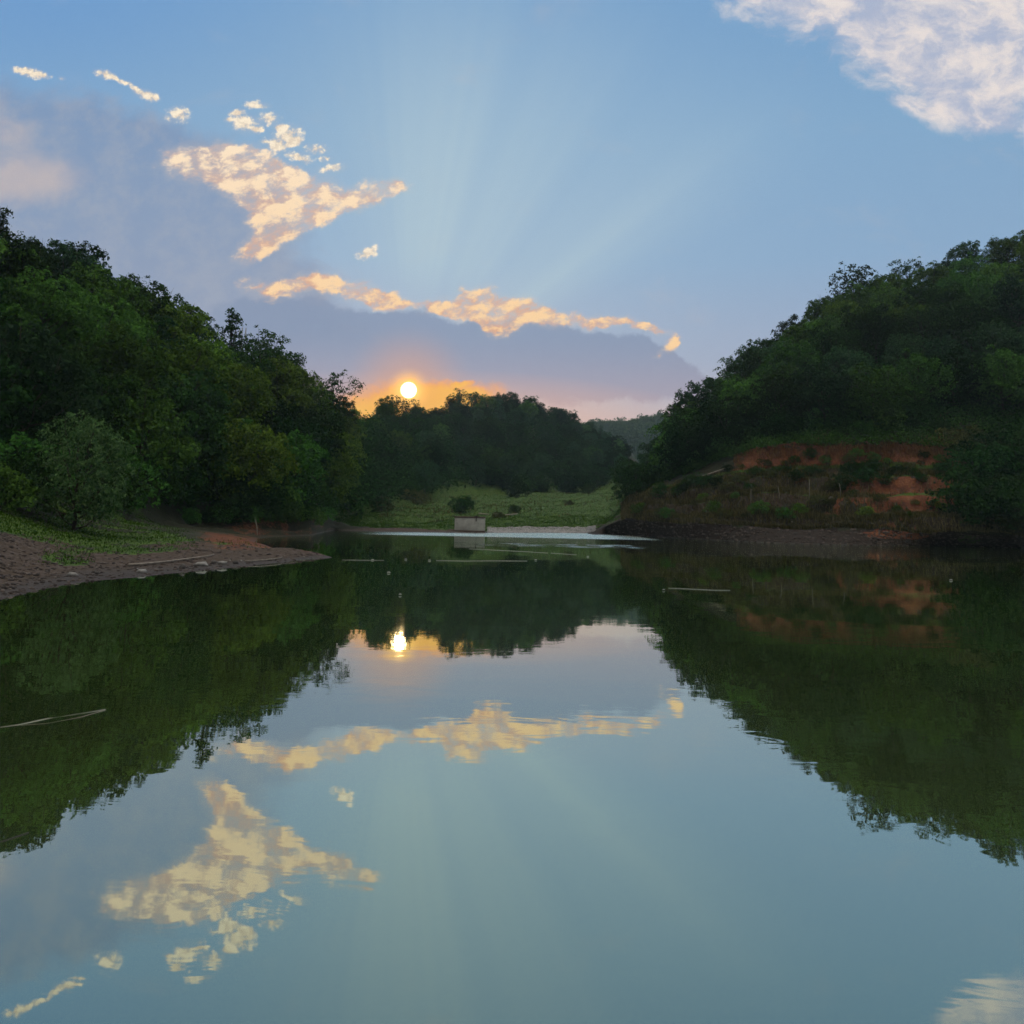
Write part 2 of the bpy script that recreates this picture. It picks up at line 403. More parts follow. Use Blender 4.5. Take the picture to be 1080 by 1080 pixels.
tag(link('ground', tme), kind='structure')

# the bank behind the photographer and the bed below everything
bx = np.linspace(-160, 160, 81); by = np.array([-1.0, -2.5, -5, -12, -40, -120]); bz = np.array([-1.2, -.3, .45, .6, 1.0, 3.0])
BXX, BYY = np.meshgrid(bx, by, indexing='ij')
BZZ = np.broadcast_to(bz, BXX.shape) + fbm(BXX * .3, BYY * .3) * .3
bi = np.arange(BXX.size).reshape(BXX.shape)
bq = np.stack([bi[:-1, :-1], bi[:-1, 1:], bi[1:, 1:], bi[1:, :-1]], -1).reshape(-1, 4)
bme = mesh('shore', np.stack([BXX, BYY, BZZ], -1).reshape(-1, 3), bq, GROUND, True)
ca = bme.color_attributes.new('cover', 'FLOAT_COLOR', 'POINT')
ca.data.foreach_set('color', np.tile(np.array([.35, 0, .8, 1], np.float32), BXX.size))
tag(link('shore', bme), kind='structure')
bed = simple_mat('lake_bed', (.03, .03, .02), (.06, .055, .04), .2)
tag(link('lake_bed', mesh('lake_bed', [(-2600, -1500, -2.5), (2600, -1500, -2.5), (2600, 2600, -2.5), (-2600, 2600, -2.5)], np.array([(0, 1, 2, 3)]), bed)), kind='structure')

# far hill beyond the valley
fp = np.array([540, 580, 610, 640, 665, 690, 720, 780, 900, 1100])
fyv = np.array([470, 458, 451, 449, 446.5, 443, 439.5, 430, 436, 460])
fu = np.linspace(uaz(540), uaz(1100), 90); ft = np.linspace(0, 1, 24)
frz = np.array([pt(p, y, 900)[2] - 11 for p, y in zip(fp, fyv)])
FUx = np.interp(fu, [uaz(p) for p in fp], frz)
FA, FT = np.meshgrid(fu, ft, indexing='ij')
FY = 580 + FT * 610
shape = np.where(FT < .524, np.sin(np.clip(FT / .524, 0, 1) * math.pi / 2) ** 1.15, np.cos((FT - .524) / .476 * math.pi / 2) ** 1.0)
FZ = 8 + (FUx[:, None] - 8) * shape
FX = FA * FY
FZ = FZ + fbm(FX * .02, FY * .02) * 8 * np.where(shape > .97, .3, 1)
fi = np.arange(FX.size).reshape(FX.shape)
fq = np.stack([fi[:-1, :-1], fi[1:, :-1], fi[1:, 1:], fi[:-1, 1:]], -1).reshape(-1, 4)
fmat = simple_mat('far_slope', (.010, .016, .008), (.026, .034, .016), .12)
tag(link('far_hill', mesh('far_hill', np.stack([FX, FY, FZ], -1).reshape(-1, 3), fq, fmat, True)), kind='structure')

# ---------------------------------------------------------------- water
def water_mat():
    m, t = new_mat('water')
    geo = t.n('ShaderNodeNewGeometry'); P = geo.outputs['Position']
    X, Y, _ = t.xyz(P)
    # slow, wide swell seen as horizontal shivers in the reflections
    v1 = t.comb(t.m('MULTIPLY', X, .55), t.m('MULTIPLY', Y, 1.0))
    n_big = t.noise(v1, .35, 2, .45, .6)
    n_small = t.noise(t.comb(t.m('MULTIPLY', X, .6), Y), 2.6, 3, .5, .8)
    n_fine = t.noise(t.comb(t.m('MULTIPLY', X, .7), Y), 3.2, 3, .6, .5)
    # patches of breeze
    patch = t.mr(t.noise(t.comb(t.m('MULTIPLY', X, .05), t.m('MULTIPLY', Y, .16)), 1.0, 3, .55), .46, .66)
    wob = t.m('MULTIPLY', t.m('SUBTRACT', t.noise(t.comb(t.m('MULTIPLY', X, .09), 3.1), 1.0, 2), .5), 5.0)
    Yw_ = t.m('ADD', Y, wob)
    far = t.m('MULTIPLY', t.mr(Y, 87, 90.5), t.m('MULTIPLY', t.mr(X, -18, -9), t.mr(X, 15.8, 13.2)))
    b2 = t.m('MULTIPLY', t.m('MULTIPLY', t.mr(Yw_, 62, 65), t.mr(Yw_, 73, 70)), t.m('MULTIPLY', t.mr(X, -7, 3), t.mr(X, 10.5, 8.5)))
    spk = t.mr(t.noise(t.comb(t.m('MULTIPLY', X, .5), t.m('MULTIPLY', Y, .25)), 1.0, 3, .6), .42, .62)
    b2 = t.m('MULTIPLY', b2, t.m('MULTIPLY', spk, .8))
    ruf = t.m('MAXIMUM', t.m('MAXIMUM', far, b2), t.m('MULTIPLY', t.mr(Y, 55, 80), .10))
    h = t.m('ADD', t.m('MULTIPLY', n_big, .0042), t.m('MULTIPLY', n_small, t.m('ADD', .0005, t.m('MULTIPLY', patch, .0011))))
    h = t.m('ADD', h, t.m('MULTIPLY', n_fine, t.m('MULTIPLY', ruf, .085)))
    b = t.n('ShaderNodeBump'); b.inputs['Strength'].default_value = 1; b.inputs['Distance'].default_value = 1
    t.put(b.inputs['Height'], h)
    g = t.n('ShaderNodeBsdfGlossy'); g.distribution = 'GGX'
    g.inputs['Color'].default_value = (.86, .95, .87, 1)
    t.put(g.inputs['Roughness'], t.m('ADD', .010, t.m('MULTIPLY', ruf, .22)))
    t.put(g.inputs['Normal'], b.outputs[0])
    d = t.n('ShaderNodeBsdfDiffuse')
    murk = t.mix(t.noise(P, .05, 3), (.030, .047, .014, 1), (.040, .056, .015, 1))
    t.put(d.inputs[0], murk)
    fr = t.n('ShaderNodeLayerWeight'); fr.inputs[0].default_value = .5
    mx = t.n('ShaderNodeMixShader'); t.put(mx.inputs[0], t.m('POWER', fr.outputs['Facing'], 1.55))
    t.nt.links.new(d.outputs[0], mx.inputs[1]); t.nt.links.new(g.outputs[0], mx.inputs[2])
    finish(t, mx.outputs[0]); return m
tag(link('water', mesh('water', [(-150, -3.2, 0), (150, -3.2, 0), (150, 119, 0), (-150, 119, 0)], np.array([(0, 1, 2, 3)]), water_mat())), kind='structure')

# ---------------------------------------------------------------- foliage generators
def leaf_quads(C, size, r, up=.35, out=None, aspect=.55):
    """C (N,3) leaf centres -> rhombic leaves"""
    n = len(C)
    nrm = r.normal(size=(n, 3)); nrm[:, 2] += up
    nrm *= .62
    if out is not None: nrm += out * .85
    nrm /= np.linalg.norm(nrm, axis=1)[:, None] + 1e-9
    t = r.normal(size=(n, 3)); t -= nrm * (t * nrm).sum(1)[:, None]
    t /= np.linalg.norm(t, axis=1)[:, None] + 1e-9
    b = np.cross(nrm, t)
    L = size * (.6 + .8 * r.random(n))[:, None]
    W = L * aspect
    fold = nrm * L * .15
    V = np.stack([C - t * L * .5, C + b * W * .5 + fold, C + t * L * .5, C - b * W * .5 + fold], 1).reshape(-1, 3)
    return V, np.arange(n * 4).reshape(n, 4)

def crown_points(r, H, Rw, base, n_lobes, per_lobe, per_cluster, clus, shape='round'):
    """leaf centres of a crown: lobes on limbs, clusters on lobes, leaves in clusters"""
    C = []; O = []; lob = []
    for i in range(n_lobes):
        h = (i + .5) / n_lobes
        if shape == 'conifer': w = (1 - h) ** .8 * .95 + .06
        elif shape == 'tall': w = math.sin(math.pi * min(.97, h * .9 + .08)) ** .7 * .9
        elif shape == 'umbrella': w = .35 + .75 * h ** 1.5 if h < .85 else .75
        else: w = math.sin(math.pi * (h * .80 + .12)) ** .55
        a = i * 2.399 + r.random() * .9
        rad = Rw * w * (.35 + .5 * math.sqrt(r.random()))
        zc = base + (H - base) * (.08 + .86 * h)
        lc = np.array([rad * math.cos(a), rad * math.sin(a), zc])
        lr = Rw * (.30 + .20 * r.random()) * (1.0 if shape != 'conifer' else (.35 + .65 * (1 - h)))
        lob.append((lc, lr))
        m = max(3, int(per_lobe * (lr / (Rw * .4)) ** 2))
        d = r.normal(size=(m, 3)); d[:, 2] = d[:, 2] * .9 + .25
        d /= np.linalg.norm(d, axis=1)[:, None]
        rr = lr * (.70 + .42 * r.random(m))[:, None]
        cc = lc + d * rr * np.array([1.1, 1.1, .80])
        k = per_cluster
        off = r.normal(size=(m, k, 3)) * clus * np.array([1, 1, .42]) * (.7 + .6 * r.random((m, 1, 1)))
        off[:, :, 2] -= .35 * (off[:, :, 0] ** 2 + off[:, :, 1] ** 2) / clus
        C.append((cc[:, None] + off).reshape(-1, 3)); O.append(np.repeat(d, k, 0))
    C = np.concatenate(C); O = np.concatenate(O)
    keep = C[:, 2] > max(.05, base * .55)
    return C[keep], O[keep], lob

def make_crown(name, r, mat, H, Rw, base, n_lobes=14, per_lobe=10, per_cluster=46, clus=.36, leaf=.34, shape='round'):
    C, O, lob = crown_points(r, H, Rw, base, n_lobes, per_lobe, per_cluster, clus, shape)
    V, Fq = leaf_quads(C, leaf, r, .45, O)
    return (V, Fq, lob)

def make_trunk(r, H, base, lob, rad):
    mb = MB()
    top = H * .82
    n = 7
    pts = [(math.sin(i * .9) * .06 * H * .3 + .02 * i * r.normal() * .5, math.cos(i * 1.3) * .05 * H * .3 - .05 * H * .3, -.8 + (top + .8) * i / (n - 1)) for i in range(n)]
    mb.tube(pts, np.linspace(rad * 1.25, rad * .2, n), 7)
    pts = np.array(pts)
    for lc, lr in lob:
        z0 = max(base * .7, lc[2] * .62 - .3)
        f = np.clip((z0 + .8) / (top + .8), 0, .98) * (n - 1); i = int(f)
        p0 = pts[i] + (pts[min(i + 1, n - 1)] - pts[i]) * (f - i)
        midp = p0 * .5 + lc * .5 + np.array([0, 0, -.12 * np.linalg.norm(lc - p0)])
        mb.tube([p0, midp, lc, lc + (lc - p0) * .12 + np.array([0, 0, lr * .5])], [rad * .42, rad * .28, rad * .16, rad * .05], 5)
        for q in range(2):
            d = r.normal(size=3); d /= np.linalg.norm(d)
            mb.tube([midp * .4 + lc * .6, lc + d * lr * .9], [rad * .14, rad * .04], 4)
    return mb

class TreeKind:
    def __init__(s, name, seed, H, Rw, base, mat, trunk=.16, **kw):
        r = np.random.default_rng(seed)
        s.H, s.Rw, s.matname = H, Rw, mat
        V, Fq, lob = make_crown(name, r, LEAF[mat], H, Rw, base, **kw)
        s.crown = mesh(name + '_crown', V, Fq, LEAF[mat])
        tb = make_trunk(r, H, base, lob, trunk)
        s.trunk = tb.me(name + '_trunk', BARK, True)
        tv = np.concatenate(tb.v); tf = [np.concatenate(tb.f), np.concatenate(tb.tri)]
        nv = len(V)
        s.single = (V, Fq, tv, tf, nv, name)
        s._one = None
    @property
    def one(s):
        if s._one is None:
            V, Fq, tv, tf, nv, name = s.single
            s._one = mesh(name, np.concatenate([V, tv]), [Fq] + [f + nv for f in tf], [LEAF[s.matname], BARK],
                          midx=np.concatenate([np.zeros(len(Fq)), np.ones(sum(len(f) for f in tf))]))
        return s._one

KIND = {}
def kind(key, *a, **k): KIND[key] = TreeKind(key, *a, **k)
kind('dark_round',   11, 7.4, 3.5, 1.6, 'dark')
kind('dark_broad',   12, 7.0, 4.1, 1.4, 'dark', n_lobes=17)
kind('mid_round',    13, 7.8, 3.7, 1.6, 'mid', n_lobes=15)
kind('mid_broad',    14, 7.2, 4.2, 1.3, 'mid', n_lobes=18)
kind('mid_tall',     15, 9.2, 3.1, 1.7, 'mid', n_lobes=16, shape='tall')
kind('yellow_round', 16, 7.2, 3.6, 1.3, 'yellow', n_lobes=16)
kind('yellow_broad', 17, 6.6, 4.0, 1.2, 'yellow', n_lobes=16)
kind('blue_round',   18, 7.5, 3.6, 1.5, 'blue', n_lobes=15)
kind('blue_tall',    19, 9.0, 3.2, 1.6, 'blue', n_lobes=16, shape='tall')
kind('dark_tall',    20, 9.4, 2.9, 1.8, 'dark', n_lobes=15, shape='tall')
kind('open_crown',   21, 8.2, 3.7, 3.6, 'dark', n_lobes=9, per_lobe=11, per_cluster=16, clus=.3, leaf=.34)
kind('open_crown_wide', 22, 7.6, 4.3, 3.9, 'dark', n_lobes=10, per_lobe=10, per_cluster=15, clus=.28, leaf=.33, shape='umbrella')
kind('pine',         23, 10.0, 2.5, 2.0, 'dark', n_lobes=20, per_lobe=12, per_cluster=18, clus=.3, leaf=.36, shape='conifer')
kind('pine_blue',    24, 9.4, 2.7, 1.2, 'blue', n_lobes=20, per_lobe=14, per_cluster=18, clus=.3, leaf=.36, shape='conifer')
kind('shrub_dark',   31, 2.3, 1.6, .1, 'dark', trunk=.05, n_lobes=10, per_lobe=14, per_cluster=16, clus=.17, leaf=.2)
kind('shrub_mid',    32, 2.2, 1.7, .1, 'mid', trunk=.05, n_lobes=10, per_lobe=14, per_cluster=16, clus=.17, leaf=.2)
kind('shrub_olive',  33, 1.5, 1.7, .05, 'olive', trunk=.04, n_lobes=10, per_lobe=14, per_cluster=16, clus=.15, leaf=.18)
kind('shrub_yellow', 34, 1.9, 1.6, .1, 'yellow', trunk=.04, n_lobes=9, per_lobe=14, per_cluster=16, clus=.16, leaf=.2)
LOOK = {'dark_round': 'dark green round', 'dark_broad': 'dark green spreading', 'mid_round': 'mid green round', 'mid_broad': 'mid green spreading',
        'mid_tall': 'tall mid green', 'yellow_round': 'yellowish green round', 'yellow_broad': 'yellowish green spreading', 'blue_round': 'bluish green round',
        'blue_tall': 'tall bluish green', 'dark_tall': 'tall dark green', 'open_crown': 'thin open', 'open_crown_wide': 'thin wide open',
        'pine': 'dark pointed', 'pine_blue': 'bluish pointed', 'shrub_dark': 'dark green', 'shrub_mid': 'mid green', 'shrub_olive': 'olive brown', 'shrub_yellow': 'yellow green'}

def plant(name, key, p, scale=1.0, rz=None, whole=False, label=None, cat='tree', group=None, sz=None, tilt=0.0):
    k = KIND[key]
    if rz is None: rz = random.random() * 6.283
    if whole: o = link(name, k.one)
    else:
        o = bpy.data.objects.new(name, None); COL.objects.link(o); o.empty_display_size = .3
        link('crown', k.crown, o); link('trunk', k.trunk, o)
    o.location = p
    o.rotation_euler = (tilt * random.uniform(-1, 1), tilt * random.uniform(-1, 1), rz)
    o.scale = (scale, scale, scale * (sz or 1))
    return tag(o, label, cat, group)

ORD = ['first', 'second', 'third', 'fourth', 'fifth', 'sixth', 'seventh', 'eighth', 'ninth', 'tenth', 'eleventh', 'twelfth', 'thirteenth',
       'fourteenth', 'fifteenth', 'sixteenth', 'seventeenth', 'eighteenth', 'nineteenth', 'twentieth', 'twenty-first', 'twenty-second', 'twenty-third',
       'twenty-fourth', 'twenty-fifth', 'twenty-sixth', 'twenty-seventh', 'twenty-eighth', 'twenty-ninth', 'thirtieth']

def forest(px0, px1, s0, s1, rows, spacing, mixk, place, group, whole=False, scale=(.8, 1.15), rowname=None, skip=None, top_mix=None, thin=0.0):
    """rows of trees that follow the contours of a hillside, each an object of its own"""
    for ri in range(rows):
        s = s0 + (s1 - s0) * ri / max(1, rows - 1)
        row = []
        px = px0 + (ri % 2) * 9 + random.uniform(0, 10)
        while px < px1:
            u = uaz(px)
            ds = (s1 - s0) / max(1, rows - 1)
            p = ground_at(np.array([u]), np.array([s + random.uniform(-.28, .28) * ds * (ri < rows - 1)]))[0]
            step = 1000 * spacing / max(p[1], 20)
            if not (skip and skip(px, s)) and random.random() >= thin:
                row.append((px, p))
            px += step * random.uniform(.72, 1.28)
        rn = rowname[ri] if rowname else f'{ORD[ri]} row up'
        for ci, (px, p) in enumerate(row):
            last = ri == rows - 1
            key = random.choice(top_mix if (last and top_mix) else mixk(px, s))
            sc = random.uniform(*scale) * (.9 if last else 1)
            nm = 'pine_tree' if key.startswith('pine') else 'broadleaf_tree'
            plant(nm, key, p - np.array([0, 0, .25]), sc, whole=whole, tilt=.07, group=group,
                  label=f'{LOOK[key]} {"pine" if nm == "pine_tree" else "tree"}, {ORD[min(ci, 29)]} from left in the {rn}, {place}')

# ---- left hillside
def lm(px, s):
    if px < 150: return ['dark_round', 'dark_broad', 'dark_round', 'mid_round', 'blue_round', 'dark_tall']
    if px < 270: return ['mid_round', 'mid_broad', 'yellow_round', 'dark_broad', 'yellow_broad', 'dark_round']
    return ['mid_round', 'dark_broad', 'mid_broad', 'mid_tall', 'dark_round', 'yellow_round']
forest(-60, 352, 8.12, 10.0, 6, 4.2, lm, 'left hillside', 'trees of the left hillside', top_mix=['dark_round', 'dark_broad', 'open_crown', 'dark_tall', 'pine', 'open_crown_wide'],
       rowname=['waterside row', 'second row up', 'third row up', 'fourth row up', 'fifth row up', 'skyline row'], scale=(.70, 1.02))
forest(346, 446, 8.25, 9.97, 7, 6.2, lm, 'slope under the sun', 'trees of the slope below the sun', whole=True, scale=(.52, .78),
       rowname=['lowest row', 'second row up', 'third row up', 'fourth row up', 'fifth row up', 'sixth row up', 'skyline row'], top_mix=['dark_round', 'dark_broad', 'pine'])
# ---- middle hill
forest(446, 664, 8.1, 10.0, 11, 6.9, lambda px, s: ['blue_round', 'dark_round', 'mid_round', 'dark_broad', 'blue_tall', 'dark_round', 'pine_blue'],
       'middle hill', 'trees of the middle hill', whole=True, scale=(.55, .85), top_mix=['dark_round', 'dark_broad', 'blue_round'],
       rowname=['lowest row', 'second row up', 'third row up', 'fourth row up', 'fifth row up', 'sixth row up', 'seventh row up', 'eighth row up', 'ninth row up', 'tenth row up', 'skyline row'])
# ---- right hillside
def rm(px, s):
    if s > 8.9 and px > 830: return ['mid_round', 'mid_broad', 'yellow_broad', 'mid_round', 'yellow_round']
    return ['blue_round', 'dark_round', 'mid_round', 'dark_broad', 'blue_round', 'mid_broad']
forest(722, 1120, 8.2, 10.0, 7, 5.8, rm, 'right hillside', 'trees of the right hillside', scale=(.72, 1.04), top_mix=['dark_round', 'open_crown', 'blue_round', 'dark_tall', 'open_crown_wide', 'mid_round'],
       rowname=['lowest row', 'second row up', 'third row up', 'fourth row up', 'fifth row up', 'sixth row up', 'skyline row'])

# ---- single trees that stand out
def single(px, py_top, Y, key, label, name='broadleaf_tree', H=None, cat='tree', whole=False, rz=None, wide=1.0):
    top = pt(px, py_top, Y)
    k = KIND[key]
    h = H or k.H
    o = plant(name, key, (top[0], top[1], top[2] - h), h / k.H, rz=rz, whole=whole, label=label, cat=cat)
    o.scale = (h / k.H * wide, h / k.H * wide, h / k.H)
    return o
single(197, 316, 96, 'pine', 'spiky dark pine standing up from the skyline of the left hill', 'pine_tree', H=7.5)
single(287, 364, 112, 'dark_round', 'round black-green tree on the left skyline just right of the antenna mast', H=7)
single(352, 394, 140, 'open_crown', 'thin open tree on the skyline where the left hill runs out', H=7.5)
single(408, 420, 262, 'dark_round', 'small round dark tree on the saddle just left of the sun', H=6)
single(427, 421, 268, 'open_crown_wide', 'thin wide branching tree right under the setting sun', H=8)
single(372, 421, 200, 'pine', 'small pointed dark pine on the saddle between left hill and sun', 'pine_tree', H=8)
single(486, 411, 312, 'open_crown', 'tiny open tree on the left shoulder of the middle hill', H=8.5)
single(900, 283, 158, 'open_crown', 'dark open branching tree standing above the right hill skyline', H=10.5)
single(866, 319, 154, 'open_crown', 'smaller thin tree on the right skyline left of the big open one', H=7.5)
single(741, 403, 128, 'blue_round', 'leafy tree at the left end of the right hill skyline', H=8.5)
single(722, 440, 122, 'dark_round', 'low dark tree at the left foot of the right hill', H=7)
single(690, 466, 122, 'blue_tall', 'bluish tree in the valley mouth beside the right bank', H=7.5)
single(671, 489, 117, 'dark_broad', 'dark bushy tree at the left tip of the right bank', H=5.4, wide=.9)
single(712, 468, 116, 'mid_round', 'green tree above the left tip of the right bank', H=6.5)

# ---- undergrowth that fills the forest floor between the trunks
def undergrowth(px0, px1, s0, s1, n, leaf, size, r, mat):
    u = uaz(px0) + (uaz(px1) - uaz(px0)) * r.random(n); s = s0 + (s1 - s0) * r.random(n)
    P = ground_at(u, s)
    k = 26
    C = (P[:, None] + r.normal(size=(n, k, 3)) * np.array([size, size, size * .45]) + np.array([0, 0, size * .5])).reshape(-1, 3)
    V, Fq = leaf_quads(C, leaf, r, .8)
    return mesh('undergrowth', V, Fq, mat)
ru_ = np.random.default_rng(77)
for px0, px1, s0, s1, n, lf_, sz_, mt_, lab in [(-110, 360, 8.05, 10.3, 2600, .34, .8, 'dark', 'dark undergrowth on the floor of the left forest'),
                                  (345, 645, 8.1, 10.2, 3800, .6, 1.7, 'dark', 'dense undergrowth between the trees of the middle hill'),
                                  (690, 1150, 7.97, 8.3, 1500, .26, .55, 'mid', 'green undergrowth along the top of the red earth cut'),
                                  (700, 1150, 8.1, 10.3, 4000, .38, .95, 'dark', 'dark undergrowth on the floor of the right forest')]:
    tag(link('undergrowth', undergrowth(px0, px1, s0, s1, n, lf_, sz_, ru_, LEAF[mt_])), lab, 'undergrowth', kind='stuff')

# ---- the pale shrub on the left bank
r5 = np.random.default_rng(55)
Vb, Fb, lobb = make_crown('pale_shrub', r5, LEAF['silver'], 5.4, 2.35, .25, n_lobes=20, per_lobe=17, per_cluster=34, clus=.21, leaf=.16)
pb = pt(77, 560, 44.0)
o = bpy.data.objects.new('shrub', None); COL.objects.link(o); o.scale = (.86, .86, 1.0); o.location = (pb[0], pb[1], pb[2] - .1)
tag(o, 'large pale green leafy shrub on the grass bank at the far left', 'shrub')
link('crown', mesh('pale_shrub_crown', Vb, Fb, LEAF['silver']), o)
link('trunk', make_trunk(r5, 5.4, .25, lobb, .11).me('pale_shrub_trunk', BARK, True), o)

# ---- bushes
def bushes(spots, place, group, whole=False, cat='bush', name='bush'):
    spots = sorted(spots, key=lambda q: q[0])
    for i, (px, s, key, sc) in enumerate(spots):
        p = ground_at(np.array([uaz(px)]), np.array([s]))[0]
        plant(name, key, p - np.array([0, 0, .12]), sc, whole=whole, cat=cat, group=group,
              label=f'{LOOK[key]} bush, {ORD[min(i, 29)]} from the left {place}')
rb = random.Random(3)
bushes([(px + rb.uniform(-5, 5), rb.uniform(8.0, 8.2), rb.choice(['shrub_dark', 'shrub_mid', 'shrub_dark']), rb.uniform(.9, 1.5)) for px in range(112, 325, 13)],
       'along the foot of the left forest', 'bushes at the foot of the left forest')
bushes([(px + rb.uniform(-4, 4), rb.uniform(7.55, 7.95), rb.choice(['shrub_dark', 'shrub_mid']), rb.uniform(.4, .75)) for px in range(196, 345, 9)],
       'hanging over the red cut bank behind the spit', 'small bushes over the left cut bank')
bushes([(px, s, rb.choice(['shrub_mid', 'shrub_yellow', 'shrub_dark']), q) for px, s, q in [(-10, 5.6, .9), (12, 5.9, 1.1), (30, 6.3, 1.3), (118, 6.8, 1.1), (130, 7.2, 1.3)]],
       'on the grass bank beside the pale shrub', 'bushes on the left grass bank')
bushes([(px + rb.uniform(-4, 4), rb.uniform(7.95, 8.5), rb.choice(['shrub_dark', 'shrub_mid', 'shrub_olive']), rb.uniform(.6, 1.4)) for px in range(336, 472, 7)],
       'on the scrubby slope left of the meadow', 'bushes on the slope left of the meadow', True)
bushes([(px + rb.uniform(-4, 4), rb.uniform(7.75, 8.15), rb.choice(['shrub_dark', 'shrub_mid', 'shrub_dark']), rb.uniform(.9, 2.3)) for px in range(520, 630, 9)],
       'at the foot of the middle hill', 'bushes at the foot of the middle hill', True)
bushes([(485, 7.22, 'shrub_dark', 1.0), (543, 7.15, 'shrub_dark', .55), (526, 7.0, 'shrub_olive', .6), (492, 7.3, 'shrub_dark', .8), (600, 7.3, 'shrub_olive', .6)],
       'out on the open meadow', 'bushes on the meadow', True)
bushes([(px + rb.uniform(-6, 6), rb.uniform(8.06, 8.2), rb.choice(['shrub_dark', 'shrub_mid', 'shrub_mid']), rb.uniform(.6, 1.2)) for px in range(720, 1000, 13)],
       'along the top of the red earth cut', 'bushes above the red earth cut')
bushes([(px + rb.uniform(-5, 5), rb.uniform(6.6, 6.93), rb.choice(['shrub_dark', 'shrub_olive', 'shrub_dark']), rb.uniform(.3, .75)) for px in range(700, 1010, 11)],
       'in the strip just below the red earth', 'bushes below the red earth cut')
bushes([(px + rb.uniform(-6, 6), rb.uniform(6.05, 6.55), rb.choice(['shrub_olive', 'shrub_olive', 'shrub_mid', 'shrub_yellow']), rb.uniform(.25, .6)) for px in range(668, 1000, 12)],
       'scattered on the lower right bank', 'bushes on the right bank')
bushes([(px + rb.uniform(-4, 4), rb.uniform(6.0, 8.1), rb.choice(['shrub_dark', 'shrub_dark', 'shrub_olive']), rb.uniform(.9, 2.0)) for px in range(1026, 1120, 4)],
       'on the overgrown far right bank', 'bushes on the far right bank')

bushes([(px + rb.uniform(-8, 8), rb.uniform(6.95, 7.5), rb.choice(['shrub_dark', 'shrub_olive', 'shrub_mid']), rb.uniform(.25, .5)) for px in range(775, 1020, 13)],
       'growing on the red earth cut', 'small bushes on the red earth cut')

# ---- the wood on the far hill, one distant mass
def far_wood():
    r = np.random.default_rng(91)
    k = KIND['dark_round']
    V0, F0 = k.single[0], k.single[1]
    Vs, Fs, n = [], [], 0
    cnt = 620
    for i in range(cnt):
        a = r.random(); b = r.random() ** .8 * .56
        ii = min(int(a * 55), 89); jj = min(int(b * 23), 23)
        c = np.array([FX[ii, jj], FY[ii, jj], FZ[ii, jj]]) + np.array([r.normal() * 3, r.normal() * 5, -1])
        pick = r.choice(len(F0), 650, replace=False)
        q = F0[pick]
        v = V0[q.ravel()].reshape(-1, 4, 3) * 1.35
        cen = v.mean(1, keepdims=True)
        v = (cen + (v - cen) * 2.6).reshape(-1, 3)
        th = r.random() * 6.28; cs, sn = math.cos(th), math.sin(th)
        sc = r.uniform(1.0, 1.5)
        v = np.stack([v[:, 0] * cs - v[:, 1] * sn, v[:, 0] * sn + v[:, 1] * cs, v[:, 2]], 1) * sc + c
        Vs.append(v); Fs.append(np.arange(len(v)).reshape(-1, 4) + n); n += len(v)
    return mesh('far_wood', np.concatenate(Vs), np.concatenate(Fs), LEAF['mid'])
tag(link('far_wood', far_wood()), 'distant hazy wood covering the far hill', 'wood', kind='stuff')

# ---------------------------------------------------------------- grass, weeds and stones
def blades(P, h, w, r, bend=.4):
    n = len(P)
    a = r.random(n) * 6.283
    d = np.stack([np.cos(a), np.sin(a), np.zeros(n)], 1)
    lean = np.stack([np.cos(a + 1.57), np.sin(a + 1.57), np.zeros(n)], 1) * (r.random(n) * bend)[:, None]
    H = (h * (.5 + r.random(n)))[:, None] if np.ndim(h) == 0 else (h * (.5 + r.random(n)))[:, None]
    up = np.array([0, 0, 1.0])
    W = w * (.6 + .8 * r.random(n))[:, None]
    A = P - d * W; B = P + d * W; M1 = P + (up * .6 + lean * .4) * H
    T = P + (up + lean) * H
    V = np.stack([A, B, M1 + d * W * .7, T, M1 - d * W * .7], 1).reshape(-1, 3)
    i = np.arange(n)[:, None] * 5
    return V, [np.concatenate([i, i + 1, i + 2, i + 4], 1), np.concatenate([i + 4, i + 2, i + 3], 1)]

def scatter(n, px0, px1, s0, s1, mask, r, clump=0.0):
    """points on the terrain where mask > random"""
    u = uaz(px0) + (uaz(px1) - uaz(px0)) * r.random(n)
    s = s0 + (s1 - s0) * r.random(n)
    iu = np.clip(np.searchsorted(uu, u) - 1, 0, nu - 1); is_ = np.clip(np.searchsorted(ss, s) - 1, 0, ns - 1)
    keep = mask[iu, is_] > r.random(n) * .95 + .05
    u, s = u[keep], s[keep]
    # bilinear on the real mesh
    iu = np.clip(np.searchsorted(uu, u) - 1, 0, nu - 2); is_ = np.clip(np.searchsorted(ss, s) - 1, 0, ns - 2)
    fu_ = ((u - uu[iu]) / (uu[iu + 1] - uu[iu]))[:, None]; fs_ = ((s - ss[is_]) / (ss[is_ + 1] - ss[is_]))[:, None]
    A = np.stack([TX, TY, TZ], -1)
    return (A[iu, is_] * (1 - fu_) + A[iu + 1, is_] * fu_) * (1 - fs_) + (A[iu, is_ + 1] * (1 - fu_) + A[iu + 1, is_ + 1] * fu_) * fs_

